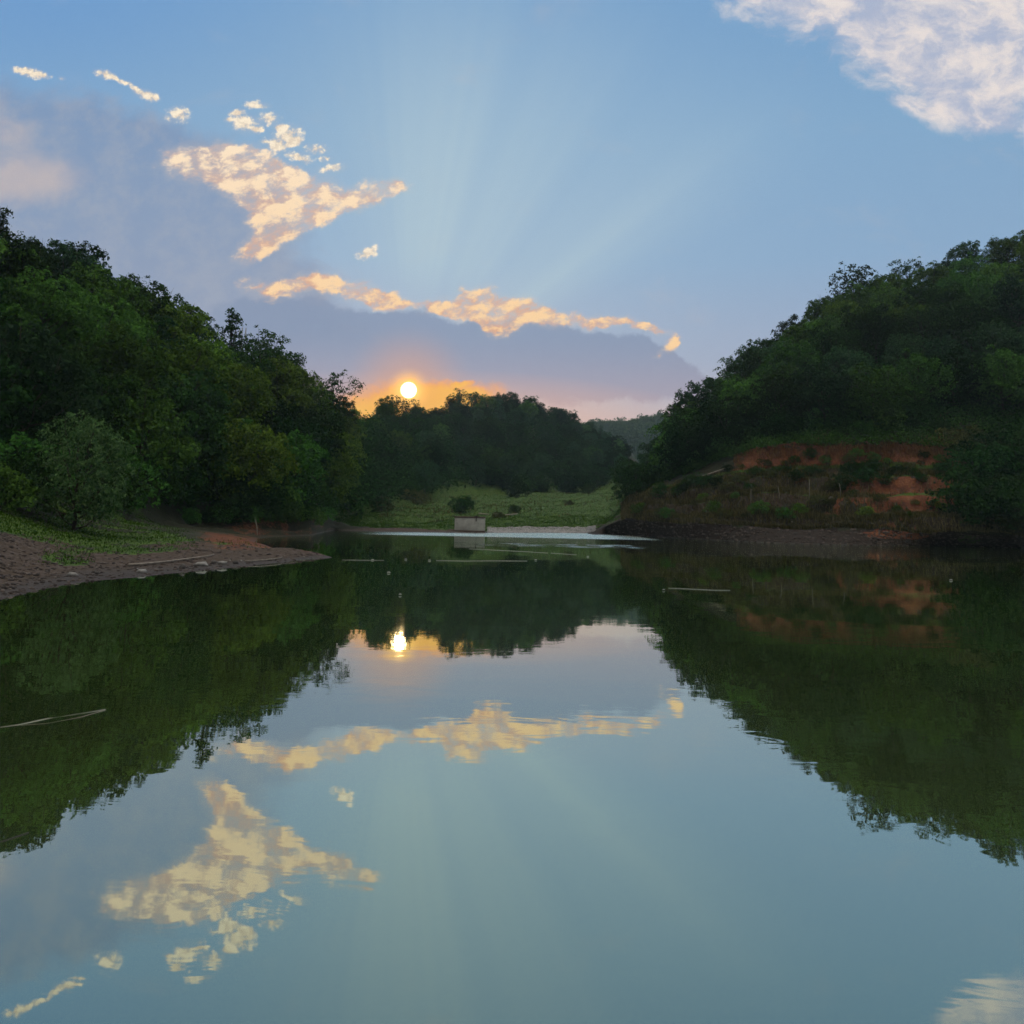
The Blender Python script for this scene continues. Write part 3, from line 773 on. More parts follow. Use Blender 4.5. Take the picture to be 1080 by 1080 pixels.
def grass_mat(name, c1, c2, c3):
    m, t = new_mat(name)
    geo = t.n('ShaderNodeNewGeometry')
    nz = t.noise(geo.outputs['Position'], .25, 4, .6)
    f = t.m('ADD', t.m('MULTIPLY', geo.outputs['Random Per Island'], .45), t.m('MULTIPLY', nz, .6))
    col = t.ramp(f, [(.25, c1), (.5, c2), (.8, c3)])
    d = t.n('ShaderNodeBsdfDiffuse'); t.put(d.inputs[0], col)
    tr = t.n('ShaderNodeBsdfTranslucent'); t.put(tr.inputs[0], col)
    mx = t.n('ShaderNodeMixShader'); mx.inputs[0].default_value = .35
    t.nt.links.new(d.outputs[0], mx.inputs[1]); t.nt.links.new(tr.outputs[0], mx.inputs[2])
    finish(t, mx.outputs[0]); return m
GREEN = grass_mat('grass_green', (.014, .038, .003), (.025, .070, .004), (.046, .100, .007))
DRY = grass_mat('grass_dry', (.030, .032, .012), (.070, .066, .025), (.15, .125, .060))
rg = np.random.default_rng(101)
P = scatter(52000, -60, 330, 1.9, 8.1, grass, rg)
V, Fg = blades(P, .06, .016, rg, .8)
tag(link('grass', mesh('bank_grass', V, Fg, GREEN)), 'short green grass on the left bank and spit', 'grass', kind='stuff')
P = scatter(70000, 335, 700, 6.1, 8.6, np.where(PXG > 655, mead, grass), rg)
V, Fg = blades(P, .11, .04, rg, 1.0)
tag(link('grass', mesh('meadow_grass', V, Fg, GREEN)), 'bright green grass of the meadow at the head of the lake', 'grass', kind='stuff')
P = scatter(9000, 400, 655, 6.9, 8.25, np.clip(.25 + 2.2 * n1 + 1.2 * n2 + .25 * (SS - 7), 0, 1), rg)
V, Fg = blades(P, .30, .05, rg, 1.0)
tag(link('tussocks', mesh('meadow_tussocks', V, Fg, DRY)), 'olive tussocks of coarse grass on the upper meadow', 'tussocks', kind='stuff')
P = scatter(110000, 655, 1100, 5.95, 7.05, np.clip(.75 + 1.3 * n1 + .4 * n3 - .5 * red, 0, 1) * (.35 + .65 * flat), rg)
V, Fg = blades(P, .42, .032, rg, .9)
tag(link('weeds', mesh('dry_weeds', V, Fg, DRY)), 'brownish dry weeds covering the right bank', 'weeds', kind='stuff')

STRAW = grass_mat('straw', (.060, .030, .014), (.13, .068, .030), (.24, .14, .065))
P = scatter(16000, 775, 1015, 7.0, 7.95, np.clip(.5 + 1.6 * n3 + .8 * n1, 0, 1) * sm(SS, 7.0, 7.6), rg)
V, Fg = blades(P, .32, .022, rg, 1.0)
tag(link('straw', mesh('cut_straw', V, Fg, STRAW)), 'tan straw hanging on the red earth cut', 'straw', kind='stuff')
ico = None
def stones(P, size, r, flat=.6):
    global ico
    if ico is None:
        t = (1 + 5 ** .5) / 2
        v = np.array([(-1, t, 0), (1, t, 0), (-1, -t, 0), (1, -t, 0), (0, -1, t), (0, 1, t), (0, -1, -t), (0, 1, -t), (t, 0, -1), (t, 0, 1), (-t, 0, -1), (-t, 0, 1)], float)
        f = np.array([(0, 11, 5), (0, 5, 1), (0, 1, 7), (0, 7, 10), (0, 10, 11), (1, 5, 9), (5, 11, 4), (11, 10, 2), (10, 7, 6), (7, 1, 8), (3, 9, 4), (3, 4, 2), (3, 2, 6), (3, 6, 8), (3, 8, 9), (4, 9, 5), (2, 4, 11), (6, 2, 10), (8, 6, 7), (9, 8, 1)])
        ico = (v / np.linalg.norm(v[0]), f)
    v, f = ico; n = len(P)
    sc = size * (.4 + r.random((n, 1, 1)) ** 3 * 2.2) * (.6 + .8 * r.random((n, 1, 3))) * np.array([1, 1, flat])
    V = v[None] * (.8 + .4 * r.random((n, 12, 1))) * sc
    a = r.random(n) * 6.28; c, s_ = np.cos(a)[:, None], np.sin(a)[:, None]
    V = np.stack([V[..., 0] * c - V[..., 1] * s_, V[..., 0] * s_ + V[..., 1] * c, V[..., 2]], -1) + P[:, None]
    return V.reshape(-1, 3), (f[None] + np.arange(n)[:, None, None] * 12).reshape(-1, 3)
def stone_mat():
    m, t = new_mat('stone')
    geo = t.n('ShaderNodeNewGeometry')
    nz = t.noise(geo.outputs['Position'], 9, 4, .6)
    f = t.m('ADD', t.m('MULTIPLY', geo.outputs['Random Per Island'], .7), t.m('MULTIPLY', nz, .3))
    col = t.ramp(f, [(.15, (.018, .013, .011)), (.6, (.050, .037, .031)), (.84, (.085, .066, .057)), (.93, (.24, .22, .20))])
    p = t.n('ShaderNodeBsdfPrincipled'); t.put(p.inputs['Base Color'], col); p.inputs['Roughness'].default_value = .8
    p.inputs['Specular IOR Level'].default_value = .25
    finish(t, p.outputs[0]); return m
STONE = stone_mat()
gm = np.where(PXG < 345, grav, 0)
P1 = scatter(7000, -60, 352, .9, 3.9, gm * np.where(PXG < 110, 1, .55 + .9 * sm(n1, .05, .2)), rg); P1 = P1[P1[:, 2] > -.05]
V, Fg = stones(P1, .034, rg)
tag(link('gravel', mesh('shore_gravel', V, Fg, STONE)), 'loose dark gravel along the left shore and spit', 'gravel', kind='stuff')
P1 = scatter(5000, 640, 1110, 4.9, 6.1, np.where(PXG > 640, grav, 0), rg); P1 = P1[P1[:, 2] > -.05]
V, Fg = stones(P1, .075, rg)
tag(link('rubble', mesh('bank_rubble', V, Fg, STONE)), 'dark rubble along the foot of the right bank', 'rubble', kind='stuff')

# pale shallows with white pebbles by the concrete box
PALE = simple_mat('pale_pebbles', (.10, .10, .105), (.34, .33, .33), 6)
P1 = scatter(14000, 515, 628, 6.0, 6.32, np.ones_like(grav), rg)
V, Fg = stones(P1, .10, rg, .4)
tag(link('pebbles', mesh('pale_beach', V, Fg, PALE)), 'pale pebbles at the water edge right of the concrete box', 'pebbles', kind='stuff')

# ---------------------------------------------------------------- things
CONC = simple_mat('concrete', (.27, .265, .25), (.44, .43, .41), 1.6, .9, .2)
DARKC = simple_mat('stained_concrete', (.05, .035, .032), (.11, .08, .07), 3, .9, .2)
IRON = simple_mat('iron', (.012, .012, .012), (.03, .028, .026), 5, .6, .1)
WOODP = simple_mat('weathered_wood', (.13, .12, .10), (.26, .24, .20), 6, .85, .3)
WOODD = simple_mat('driftwood', (.12, .10, .085), (.26, .23, .20), 6, .85, .3)
WHITE = simple_mat('float_plastic', (.40, .41, .40), (.58, .58, .56), 8, .5, .05)
ROPE = simple_mat('rope', (.16, .18, .15), (.30, .31, .28), 20, .8, .1)
BAMB = simple_mat('bamboo', (.16, .16, .13), (.34, .34, .29), 3, .6, .1)

# concrete box at the water's edge
a0 = on_water(479.5, 562.3); a1 = on_water(511, 562.6)
Yb = 108.0
pl = pt(479.3, 559, Yb); pr = pt(511, 559, Yb); ptop = pt(495, 545, Yb)
Wb = pr[0] - pl[0]; zt = ptop[2]
hut = bpy.data.objects.new('concrete_box', None); COL.objects.link(hut); hut.location = ((pl[0] + pr[0]) / 2, Yb, 0)
tag(hut, 'small pale concrete box standing at the water edge of the meadow', 'concrete box')
mb = MB(); mb.box((-Wb / 2, 0, .22), (Wb / 2, 2.4, zt - .12)); o = link('wall', mb.me('wall', CONC), hut); bevel(o, .04)
mb = MB(); mb.box((-Wb / 2 - .07, -.08, zt - .117), (Wb / 2 + .03, 2.5, zt + .02)); o = link('roof_slab', mb.me('roof_slab', DARKC), hut); bevel(o, .03)
mb = MB(); mb.box((-Wb / 2 - .05, -.06, -.6), (Wb / 2 + .05, 2.45, .217)); o = link('base', mb.me('base', DARKC), hut); bevel(o, .03)
mb = MB(); mb.tube([(.72, .3, zt), (.74, -.02, zt + .1), (.74, -.13, zt - .02), (.72, -.14, zt - .5)], .05, 6)
mb.tube([(.5, -.1, zt + .09), (.95, -.1, zt + .07)], .05, 6)
link('bracket', mb.me('bracket', IRON, True), hut)

# antenna mast on the left skyline
pm = pt(255, 364, 125)
am = bpy.data.objects.new('antenna_mast', None); COL.objects.link(am); am.location = pm
tag(am, 'thin pale antenna mast with upright panels on the left skyline', 'antenna mast')
GALV = simple_mat('galvanised', (.30, .31, .33), (.42, .43, .45), 8, .5, .05)
mb = MB(); mb.tube([(0, 0, -4), (0, 0, 1.1)], .06, 8); link('pole', mb.me('pole', GALV, True), am)
mb = MB(); mb.tube([(-.42, 0, .75), (.42, 0, .75)], .035, 6); mb.tube([(0, -.3, .7), (0, .3, .7)], .035, 6); link('crossarm', mb.me('crossarm', GALV, True), am)
for x, y in ((-.42, 0), (.42, 0), (0.02, -.3)):
    mb = MB(); mb.box((x - .07, y - .04, .72), (x + .07, y + .04, 2.35)); o = link('panel', mb.me('panel', GALV), am); bevel(o, .02)

# stakes on the right bank
for i, (px, pyb, pyt, lab) in enumerate([(792, 527, 512, 'short pale stake nearest the left end of the right bank'), (822, 530, 515, 'pale upright stake below the left end of the red earth'),
                                         (854, 529, 509, 'tallest pale stake standing among weeds below the red earth'), (887, 534, 519, 'pale stake furthest right on the weedy right bank')]):
    b_ = ground_at(np.array([uaz(px)]), np.array([6.35 + .02 * i]))[0]
    h = (pyb - pyt) * b_[1] / 1000
    mb = MB(); mb.tube([(0, 0, -.4), (.03, 0, h * .5), (.07 * (-1) ** i, .02, h)], [.03, .026, .02], 6)
    tag(link('stake', mb.me('stake', WOODP, True), loc=b_), lab, 'stake', 'stakes on the right bank')
# stick leaning in the cut bank of the left shore
b_ = pt(272, 563, 73); mb = MB(); mb.tube([(0, 0, -.3), (-.12, .1, .5), (-.3, .2, 1.15)], [.04, .035, .02], 6)
tag(link('stick', mb.me('stick', WOODP, True), loc=(b_[0], b_[1], .15)), 'thin pale stick leaning on the red cut bank behind the spit', 'stick')

def lying(name, p0, p1, rad, mat, label, cat, sag=.05, loc=None, group=None, z=None):
    """a branch or pole lying on the ground between two points"""
    p0, p1 = np.asarray(p0, float), np.asarray(p1, float)
    m = (p0 + p1) / 2
    side = np.cross(p1 - p0, [0, 0, 1]); side /= np.linalg.norm(side)
    L = np.linalg.norm(p1 - p0)
    pts = [p0 + (p1 - p0) * f + side * math.sin(f * math.pi) * sag * L + side * math.sin(f * 9) * .01 * L for f in np.linspace(0, 1, 10)]
    mb = MB(); mb.tube(np.array(pts) - m, np.linspace(rad, rad * .45, 10), 6)
    return tag(link(name, mb.me(name, mat, True), loc=m), label, cat, group)
def gp(px, s, dz=0.0): return ground_at(np.array([uaz(px)]), np.array([s]))[0] + np.array([0, 0, dz])
lying('driftwood', gp(140, 1.55, .06), gp(228, 1.75, .06), .045, WOODD, 'long thin pale driftwood pole lying on the gravel of the spit', 'driftwood', .06)
lying('driftwood', gp(262, 1.25, .03), gp(300, 1.3, .03), .03, WOODD, 'short thin driftwood stick near the water edge of the spit', 'driftwood', .1)
lying('fallen_log', gp(735, 7.0, .15), gp(774, 7.25, .25), .16, WOODD, 'grey fallen log on the slope below the right hill trees', 'log', .03)
for px0, px1, s, lab in [(505, 516, 7.10, 'pale log lying on the meadow behind the concrete box'), (521, 529, 7.07, 'short pale log, middle of the three on the meadow'),
                         (533, 546, 7.04, 'pale log furthest right of the three on the meadow')]:
    lying('log', gp(px0, s, .25), gp(px1, s - .02, .25), .14, WOODP, lab, 'log', .02)

# shore rocks of the spit
rk = np.random.default_rng(5)
spots = [(150, 1.35, .13), (155, 1.2, .1), (216, 1.25, .14), (222, 1.18, .18), (229, 1.3, .13), (238, 1.22, .2), (246, 1.35, .15), (252, 1.2, .17), (258, 1.3, .12), (268, 1.22, .11), (197, 1.2, .12), (108, 1.3, .14), (83, 1.35, .13)]
ROCKP = simple_mat('pale_rock', (.10, .095, .09), (.30, .29, .28), 7, .85, .3)
ROCKD = simple_mat('dark_rock', (.03, .027, .026), (.08, .072, .068), 7, .85, .3)
for i, (px, s, q) in enumerate(sorted(spots)):
    V, Fg = stones(np.zeros((1, 3)), q, rk, .7)
    dark = i % 3 == 1
    o = link('rock', mesh('rock', V * .8, Fg, ROCKD if dark else ROCKP), loc=gp(px, s, q * .25))
    tag(o, f'{"dark" if dark else "pale"} rock at the waterline, {ORD[i]} from the left along the spit', 'rock', 'rocks along the spit')

# floats and their lines on the water
fm = None
FL = [(393, 591, 'white float left of the long line on the lake'), (428, 590.5, 'tiny white float midway between spit and long line'), (453, 591.5, 'white float at the left end of the long line'),
      (565, 591, 'white float at the right end of the long line'), (410, 604.5, 'white float alone below the long line, upper one'), (422, 628, 'white float alone below the long line, lower one'),
      (620, 587.5, 'white float at the right end of the upper line'), (700, 623, 'white float at the left end of the short right line'), (1003, 612.5, 'white float alone near the right shore')]
for px, py, lab in FL:
    p = on_water(px, py)
    mb = MB(); w = .04 if py < 600 else .026
    if px in (410, 1003): w = .042
    mb.tube([(-w * 1.3, 0, .02), (-w, 0, .03), (0, 0, .035), (w, 0, .03), (w * 1.3, 0, .02)], [w * .2, w * .36, w * .4, w * .36, w * .2], 8)
    tag(link('float', mb.me('float', WHITE, True), loc=p), lab, 'float', 'white floats on the lake')
def line(pix, rad, label):
    P = [on_water(a, b) + np.array([0, 0, rad * .4]) for a, b in pix]
    c = sum(P) / len(P)
    mb = MB(); mb.tube([q - c for q in P], rad, 5)
    tag(link('float_line', mb.me('float_line', ROPE, True), loc=c), label, 'rope', 'lines floating on the lake')
line([(361, 590.6), (385, 590.9), (405, 591)], .010, 'faint floating line running out from the spit tip')
line([(460, 591.3), (490, 591.8), (520, 591.6), (556, 591.8)], .014, 'long straight pale line floating in mid lake')
line([(495, 579.0), (530, 580.6), (560, 582.2), (578, 583.4)], .015, 'upper floating line, its longer left piece')
line([(581, 583.4), (596, 584.4), (608, 585.2)], .014, 'upper floating line, its shorter right piece')
line([(705, 620.5), (725, 621.2), (748, 622.4), (770, 622.8)], .010, 'short pale line floating before the right bank')
# bamboo poles drifting near the left edge
def drift(pix, rad, label, mat):
    P = np.array([on_water(a, b) for a, b in pix]); c = P.mean(0)
    mb = MB(); mb.tube(P - c + np.array([0, 0, rad * .25]), np.linspace(rad * .5, rad, len(P)), 7)
    tag(link('bamboo_pole', mb.me('bamboo_pole', mat, True), loc=c), label, 'bamboo pole')
drift([(-30, 771), (20, 764.5), (50, 758), (80, 753.5), (111, 748.5)], .006, 'thin pale bamboo pole floating at the left edge of the water', BAMB)
drift([(22, 765), (50, 763), (85, 756.5), (111, 749)], .004, 'thin dark twig floating against the pale bamboo pole', WOODD)
drift([(-25, 893), (5, 887), (30, 878.5)], .005, 'short dark stick floating at the lower left edge', IRON)

# ---------------------------------------------------------------- air
hz = bpy.data.materials.new('haze'); hz.use_nodes = True
t = NT(hz.node_tree)
pv = t.n('ShaderNodeVolumePrincipled')
pv.inputs['Color'].default_value = (.62, .84, .97, 1); pv.inputs['Density'].default_value = .00019; pv.inputs['Anisotropy'].default_value = .3
oo = t.n('ShaderNodeOutputMaterial'); t.nt.links.new(pv.outputs[0], oo.inputs['Volume'])
mb = MB(); mb.box((-2700, -1600, -3.6), (2700, 2700, 95))
tag(link('haze', mb.me('haze', hz)), 'thin blue evening haze over the valley', 'haze', kind='stuff')

# ---------------------------------------------------------------- sky and sun
SUN_PX = (431.0, 411.5)
sd = ray(*SUN_PX); sd = sd / np.linalg.norm(sd)
sun_el = math.asin(sd[2]); sun_az = math.atan2(sd[0], sd[1])
W = bpy.data.worlds.new('World'); SC.world = W; W.use_nodes = True
t = NT(W.node_tree)
tc = t.n('ShaderNodeTexCoord'); D = tc.outputs['Generated']
dx, dy, dz = t.xyz(D)
yc = t.m('MAXIMUM', dy, .06)
U = t.m('DIVIDE', dx, yc); Vv = t.m('DIVIDE', dz, yc)
front = t.mr(dy, .08, .35)
UV = t.comb(U, Vv)
def uvp(px, py):
    d = ray(px, py); return d[0], d[2]
sky = t.n('ShaderNodeTexSky'); sky.sky_type = 'NISHITA'; sky.sun_disc = False
sky.sun_elevation = sun_el; sky.sun_rotation = sun_az; sky.altitude = 1500; sky.air_density = 1.0; sky.dust_density = 1.5; sky.ozone_density = 2.0
elev = t.m('MAXIMUM', dz, 0)
veil = t.ramp(elev, [(0, srgb(196, 172, 172)), (.10, srgb(186, 172, 182)), (.16, srgb(160, 170, 194)), (.26, srgb(141, 173, 205)), (.38, srgb(134, 173, 208)), (.52, srgb(119, 164, 208)), (.75, srgb(100, 145, 200)), (1, srgb(80, 125, 195))])
nish = t.vm('SCALE', sky.outputs[0], scale=.10)
base = t.mix(.88, nish, veil)
# deeper blue to the left and high up
lf = t.mr(t.m('ADD', U, t.m('MULTIPLY', Vv, -.35)), -.30, -.75)
base = t.mix(t.m('MULTIPLY', lf, t.m('MULTIPLY', t.mr(Vv, .35, .6), .55)), base, srgb(100, 150, 207))

def field(blobs, warp=None, vec=None):
    """sum of soft ellipses given in photograph pixels"""
    acc = None
    for b in blobs:
        x, y, rx, ry = b[:4]; rot = b[4] if len(b) > 4 else 0; w = b[5] if len(b) > 5 else 1
        u0, v0 = uvp(x, y)
        mp = t.n('ShaderNodeMapping', vector_type='TEXTURE')
        mp.inputs['Location'].default_value = (u0, v0, 0)
        mp.inputs['Rotation'].default_value = (0, 0, math.radians(rot))
        mp.inputs['Scale'].default_value = (rx / F, ry / F, 1)
        t.put(mp.inputs['Vector'], vec)
        g = t.n('ShaderNodeTexGradient', gradient_type='SPHERICAL'); t.put(g.inputs[0], mp.outputs[0])
        v = g.outputs['Fac'] if w == 1 else t.m('MULTIPLY', g.outputs['Fac'], w)
        acc = v if acc is None else t.m('ADD', acc, v)
    return acc

wn = t.noise(UV, 9, 5, .6, color=True)
wv = t.vm('MULTIPLY', t.vm('SUBTRACT', wn, (.5, .5, .5)), (.055, .045, 0))
UVW = t.vm('ADD', UV, wv)
wn2 = t.noise(UV, 30, 4, .65, color=True)
UVW2 = t.vm('ADD', UVW, t.vm('MULTIPLY', t.vm('SUBTRACT', wn2, (.5, .5, .5)), (.022, .018, 0)))
fb = t.noise(UV, 26, 9, .68)
fb2 = t.noise(UVW, 70, 7, .66)
fbw = t.noise(t.comb(t.m('MULTIPLY', U, .6), Vv), 14, 8, .6, .4)

# out-of-view sky: bright fill added overhead, dimmed behind, to top-light the foliage
over = t.mr(dz, .60, .86)
base = t.mix(over, base, (2.0, 1.88, 1.62, 1))
back = t.m('MULTIPLY', t.mr(dy, .25, -.35), t.m('SUBTRACT', 1.0, over))
base = t.mix(back, base, (.25, .255, .25, 1))

# sun rays fanning out from behind the clouds
us, vs = uvp(*SUN_PX)
ru = t.m('SUBTRACT', U, us); rv = t.m('SUBTRACT', Vv, vs)
ang = t.m('DIVIDE', t.m('ARCTAN2', rv, ru), math.pi)          # 0 right .. 1 left
rad = t.m('SQRT', t.m('ADD', t.m('MULTIPLY', ru, ru), t.m('MULTIPLY', rv, rv)))
g1 = lambda v: (v, v, v, 1)
rays = t.ramp(ang, [(0, g1(.0)), (.155, g1(.08)), (.19, g1(.45)), (.23, g1(.75)), (.265, g1(.42)), (.31, g1(.40)), (.345, g1(.62)), (.39, g1(.70)), (.43, g1(.66)), (.46, g1(.9)), (.50, g1(.8)), (.55, g1(.5)), (.62, g1(.25)), (.72, g1(.05)), (1, g1(0))], 'B_SPLINE')
rn = t.noise(t.comb(t.m('MULTIPLY', ang, 26), 0), 1.0, 2, .5)
rays = t.m('MULTIPLY', rays, t.mr(rn, .2, .8, .75, 1.15))
rays = t.m('MULTIPLY', rays, t.m('MULTIPLY', t.mr(rad, .06, .16), t.mr(rad, .62, .16)))
rays = t.m('MULTIPLY', rays, t.m('MULTIPLY', front, .85))
base = t.mix(rays, base, srgb(184, 205, 213))

# wide grey-blue cloud on the left
mA = field([(40, 250, 250, 200, 0, 1.5), (150, 290, 210, 190, 0, 1.5), (210, 250, 150, 150, 0, 1.2), (20, 150, 190, 90, -10, 1.3), (130, 160, 110, 70, -20, 1.1), (280, 345, 190, 80, 0, 1.2)], vec=UVW)
aA = t.mr(t.m('ADD', mA, t.m('MULTIPLY', t.m('SUBTRACT', fbw, .5), 1.5)), .25, 1.0)
cA = t.mix(t.mr(Vv, .15, .45), srgb(147, 157, 180), srgb(128, 150, 183))
cA = t.mix(t.m('MULTIPLY', t.mr(fb, .38, .68), .75), cA, srgb(160, 166, 182))
base = t.mix(t.m('MULTIPLY', aA, t.m('MULTIPLY', front, .82)), base, cA)
# low bank over the sun
mB = field([(300, 325, 70, 24, -8, .8), (430, 335, 70, 22, -4, .8), (560, 350, 90, 24, -2, .8), (680, 368, 50, 24, -24, .8), (330, 352, 150, 46, -6, 1.6), (450, 368, 150, 40, -4, 1.6), (560, 378, 150, 44, -5, 1.7), (650, 388, 110, 42, -8, 1.6), (715, 396, 45, 30, -25, 1.2), (520, 405, 280, 42, 0, 1.1), (300, 395, 180, 40, 0, 1.0)], vec=UVW2)
aB = t.mr(t.m('ADD', mB, t.m('MULTIPLY', t.m('SUBTRACT', fb, .5), 1.5)), .25, .75)
cB = t.mix(t.mr(Vv, .09, .2), srgb(176, 160, 172), srgb(136, 151, 178))
base = t.mix(t.m('MULTIPLY', aB, t.m('MULTIPLY', front, .85)), base, cB)
# pink band over the middle hill and glow round the sun
gl = field([(470, 448, 300, 60, 0, 1.0)], vec=UV)
base = t.mix(t.m('MULTIPLY', gl, .85), base, srgb(238, 182, 150))
gl2 = field([(436, 426, 85, 30, 0, 1.4), (468, 424, 88, 26, 4, 1.3), (385, 432, 70, 20, -6, .7), (488, 405, 12, 5, 10, .9)], vec=UVW2)
gA = t.m('MULTIPLY', t.mr(t.m('ADD', gl2, t.m('MULTIPLY', t.m('SUBTRACT', fb, .5), 1.3)), .06, .75), t.mr(gl2, .0, .2))
base = t.mix(gA, base, t.mix(t.mr(t.m('ADD', gl2, t.m('MULTIPLY', t.m('SUBTRACT', fb, .5), 1.6)), .3, 1.3), srgb(244, 172, 116), srgb(255, 192, 84)))

# fair pinkish patches far left
mP = field([(15, 175, 110, 60, 8, 1.1), (45, 190, 90, 34, 10, .9), (0, 125, 60, 30, -15, .9)], vec=UVW)
base = t.mix(t.m('MULTIPLY', t.mr(t.m('ADD', mP, t.m('MULTIPLY', t.m('SUBTRACT', fbw, .5), 2.4)), .1, 1.5), t.m('MULTIPLY', front, .6)), base, srgb(208, 190, 182))

# sheet of high cloud at the upper right
mC = field([(850, 20, 150, 70, -24, .9), (1010, 90, 170, 70, -24, .9), (1000, 110, 120, 40, -20, .8), (930, -40, 190, 130, -14, 1.4), (1050, 20, 200, 130, -20, 1.6), (1000, 60, 140, 60, -22, 1.0), (820, -20, 110, 60, -12, .9), (1035, 128, 70, 26, -8, 1.0), (960, 112, 45, 16, -14, .6), (1110, -40, 260, 190, 0, 1.2)], vec=UVW)
fc = t.noise(t.vm('ADD', t.comb(t.m('MULTIPLY', U, .75), Vv), wv), 16, 9, .64, .3)
aC = t.mr(t.m('ADD', mC, t.m('MULTIPLY', t.m('SUBTRACT', fc, .5), 3.2)), .22, 1.6)
aC = t.m('MULTIPLY', aC, t.mr(mC, .0, .35))
cC = t.mix(t.mr(fc, .40, .62), srgb(176, 184, 206), srgb(238, 226, 219))
base = t.mix(t.m('MULTIPLY', aC, t.m('MULTIPLY', front, .93)), base, cC)

# sunlit golden clouds
GOLD = [
 (200, 172, 34, 17, -10, 1.0), (232, 180, 46, 22, -14, 1.2), (270, 192, 50, 24, -18, 1.2), (305, 205, 46, 22, -14, 1.2), (340, 208, 44, 16, 2, 1.1), (385, 203, 40, 11, 8, 1.2), (412, 199, 14, 7, 6, .9),
 (255, 162, 34, 10, -6, 1.0), (290, 176, 34, 9, -8, .9), (325, 184, 34, 9, -2, .8), (350, 178, 18, 6, 6, .7),
 (320, 225, 40, 14, 24, 1.1), (290, 240, 34, 14, 30, 1.2), (268, 257, 26, 12, 40, 1.1), (278, 226, 26, 12, -20, .8),
 (256, 130, 18, 11, -20, .9), (284, 126, 14, 8, 0, .8), (303, 143, 20, 11, 14, .9), (292, 155, 15, 7, -20, .8), (333, 158, 15, 6, 0, .8), (266, 110, 10, 5, 10, .8), (279, 111, 7, 4, 0, .7), (322, 168, 12, 5, -20, .7),
 (32, 77, 20, 6, -14, .9), (66, 82, 6, 3, 0, .7), (110, 79, 13, 5, -18, .9), (132, 88, 14, 3.5, -24, .7), (154, 101, 15, 6, -20, .9), (188, 121, 16, 9, 0, .8),
 (388, 267, 15, 7, 20, 1.0),
 (285, 302, 28, 10, -6, .9), (318, 299, 30, 9, 4, 1.0), (352, 301, 36, 9, -8, 1.1), (388, 308, 34, 11, -10, 1.1), (412, 315, 22, 10, -6, 1.1),
 (462, 328, 20, 5, 10, .9), (488, 322, 24, 9, 8, 1.0), (512, 323, 28, 13, -12, 1.2), (526, 338, 24, 12, -10, 1.0), (552, 324, 20, 10, -6, 1.0), (582, 336, 28, 8, 0, 1.0), (616, 338, 28, 7, 0, 1.0),
 (440, 321, 18, 5, -6, .8), (540, 333, 40, 11, -4, .9), (498, 330, 40, 9, -8, .8), (640, 339, 16, 4, 0, .9), (676, 344, 16, 5, -8, .8),
 (664, 340, 18, 5, -6, .9), (690, 346, 18, 5, -8, .9), (709, 364, 7, 9, -35, 1.0), (714, 356, 6, 6, 0, .8), (690, 375, 10, 3.5, 30, .8),
]
BITS = [b for b in GOLD if b[2] <= 20 and b[1] < 180 or b[0] == 388 and b[1] == 267]
GOLD = [b for b in GOLD if b not in BITS]
BITS += [(20, 74, 9, 4, -10, .42), (45, 81, 8, 3, -10, .42), (120, 84, 9, 3, -20, .42), (142, 95, 8, 3, -25, .42), (163, 106, 7, 3, -20, .42), (249, 119, 7, 4, 10, .8), (270, 137, 7, 4, 0, .8), (296, 134, 8, 4, 10, .8), (312, 150, 9, 5, 10, .9), (283, 163, 8, 4, 0, .7), (310, 165, 9, 4, -10, .8), (343, 168, 8, 3, 0, .7), (276, 148, 6, 3, 0, .7), (240, 126, 5, 3, 0, .7)]
mT = field([(b[0], b[1], b[2] * 1.35, b[3] * 1.5) + tuple(b[4:]) for b in BITS], vec=t.vm('ADD', UV, t.vm('MULTIPLY', t.vm('SUBTRACT', wn2, (.5, .5, .5)), (.020, .014, 0))))
nT = t.noise(UV, 95, 5, .65)
aT = t.m('MULTIPLY', t.mr(t.m('ADD', mT, t.m('MULTIPLY', t.m('SUBTRACT', nT, .5), 2.2)), .22, .75), t.mr(mT, .0, .2))
base = t.mix(t.m('MULTIPLY', t.mr(mT, .0, .7), t.m('MULTIPLY', front, .22)), base, srgb(205, 196, 190))
base = t.mix(t.m('MULTIPLY', aT, front), base, t.mix(t.mr(nT, .4, .62), srgb(226, 208, 186), srgb(255, 240, 214)))
mG = field([(b[0], b[1], b[2] * 1.5, b[3] * 1.75) + tuple(b[4:]) for b in GOLD], vec=UVW2)
st = t.comb(t.m('ADD', U, t.m('MULTIPLY', Vv, .35)), t.m('MULTIPLY', t.m('SUBTRACT', Vv, t.m('MULTIPLY', U, .25)), 1.5))
stw = t.vm('ADD', st, t.vm('MULTIPLY', t.vm('SUBTRACT', wn2, (.5, .5, .5)), (.016, .016, 0)))
nA = t.noise(stw, 30, 10, .66)
nB = t.noise(t.vm('ADD', stw, (.010, -.014, 0)), 30, 6, .6)
nC = t.noise(stw, 30, 6, .6)
mS = t.mr(mG, .0, 1.0)
dG = t.m('ADD', mS, t.m('MULTIPLY', t.m('SUBTRACT', nA, .5), 3.9))
thin = t.m('MULTIPLY', t.mr(t.m('ADD', mG, t.m('MULTIPLY', t.m('SUBTRACT', nA, .5), 1.6)), .0, 1.1), t.m('MULTIPLY', t.m('MULTIPLY', front, t.mr(mG, .0, .25)), .40))
base = t.mix(thin, base, srgb(214, 196, 182))
aG = t.m('MULTIPLY', t.mr(dG, .34, 1.30), t.mr(mG, .0, .3))
warm = t.mr(Vv, .48, .16)
lit = t.mix(warm, srgb(255, 234, 206), srgb(255, 213, 160))
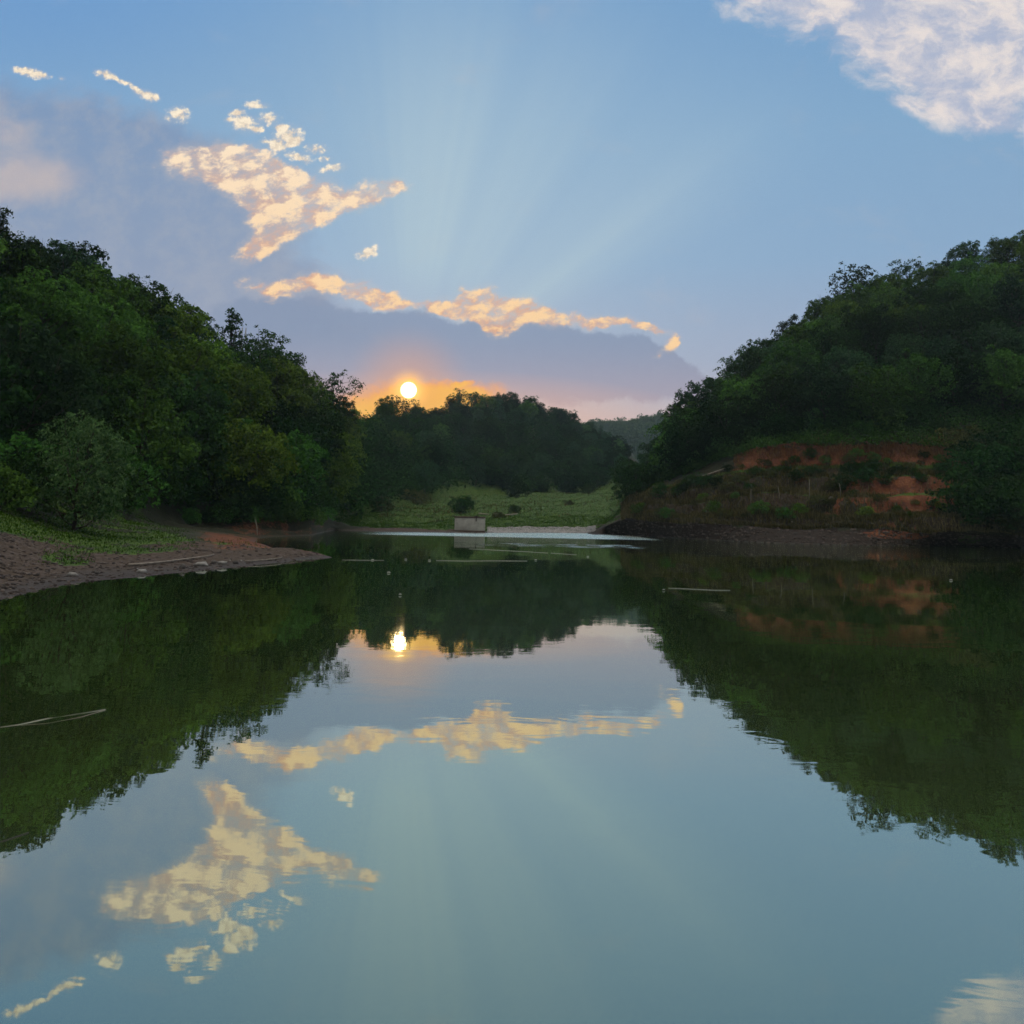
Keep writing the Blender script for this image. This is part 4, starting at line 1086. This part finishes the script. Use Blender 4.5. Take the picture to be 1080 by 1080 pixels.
shade = t.mix(warm, srgb(202, 184, 178), srgb(226, 172, 138))
cG = t.mix(t.mr(t.m('ADD', t.m('MULTIPLY', t.m('SUBTRACT', nC, nB), 3.0), t.m('MULTIPLY', t.m('SUBTRACT', dG, .8), .35)), -.30, .42), shade, lit)
base = t.mix(t.m('MULTIPLY', aG, front), base, cG)

# the sun itself
cosd = t.vm('DOT_PRODUCT', t.vm('NORMALIZE', D), tuple(sd))
sep = t.m('ARCCOSINE', t.m('MINIMUM', cosd, .9999999))
def col_scale(c, s): return tuple(x * s for x in c[:3]) + (1,)
base = t.mix(t.m('MULTIPLY', t.mr(sep, .075, .0), .42), base, srgb(255, 172, 96))
base = t.mix(t.m('POWER', t.mr(sep, .026, .005, smooth=False), 1.9), base, (1.6, .92, .22, 1))
base = t.mix(t.mr(sep, .0090, .0066), base, (9, 6.4, 3.6, 1))
bg = t.n('ShaderNodeBackground'); t.put(bg.inputs[0], base); bg.inputs[1].default_value = 1.0
wo = t.n('ShaderNodeOutputWorld'); t.nt.links.new(bg.outputs[0], wo.inputs[0])

sl = bpy.data.lights.new('sun', 'SUN'); sl.energy = .5; sl.angle = math.radians(.53); sl.color = (1, .62, .30)
so = bpy.data.objects.new('sun', sl); COL.objects.link(so)
so.rotation_euler = Vector(-sd).to_track_quat('-Z', 'Y').to_euler(); so.location = (0, 0, 60)

# ---------------------------------------------------------------- render settings
SC.view_settings.view_transform = 'Standard'; SC.view_settings.look = 'None'
SC.view_settings.exposure = 0; SC.view_settings.gamma = 1
SC.render.engine = 'CYCLES'
cy = SC.cycles
W.cycles.sampling_method = 'NONE'
cy.max_bounces = 6; cy.diffuse_bounces = 2; cy.glossy_bounces = 3; cy.transmission_bounces = 2; cy.volume_bounces = 0; cy.transparent_max_bounces = 4
cy.use_denoising = True
cy.denoiser = 'OPENIMAGEDENOISE'; cy.denoising_input_passes = 'RGB_ALBEDO_NORMAL'; cy.denoising_prefilter = 'FAST'
cy.debug_use_spatial_splits = True
cy.sample_clamp_indirect = 4
cy.use_adaptive_sampling = True
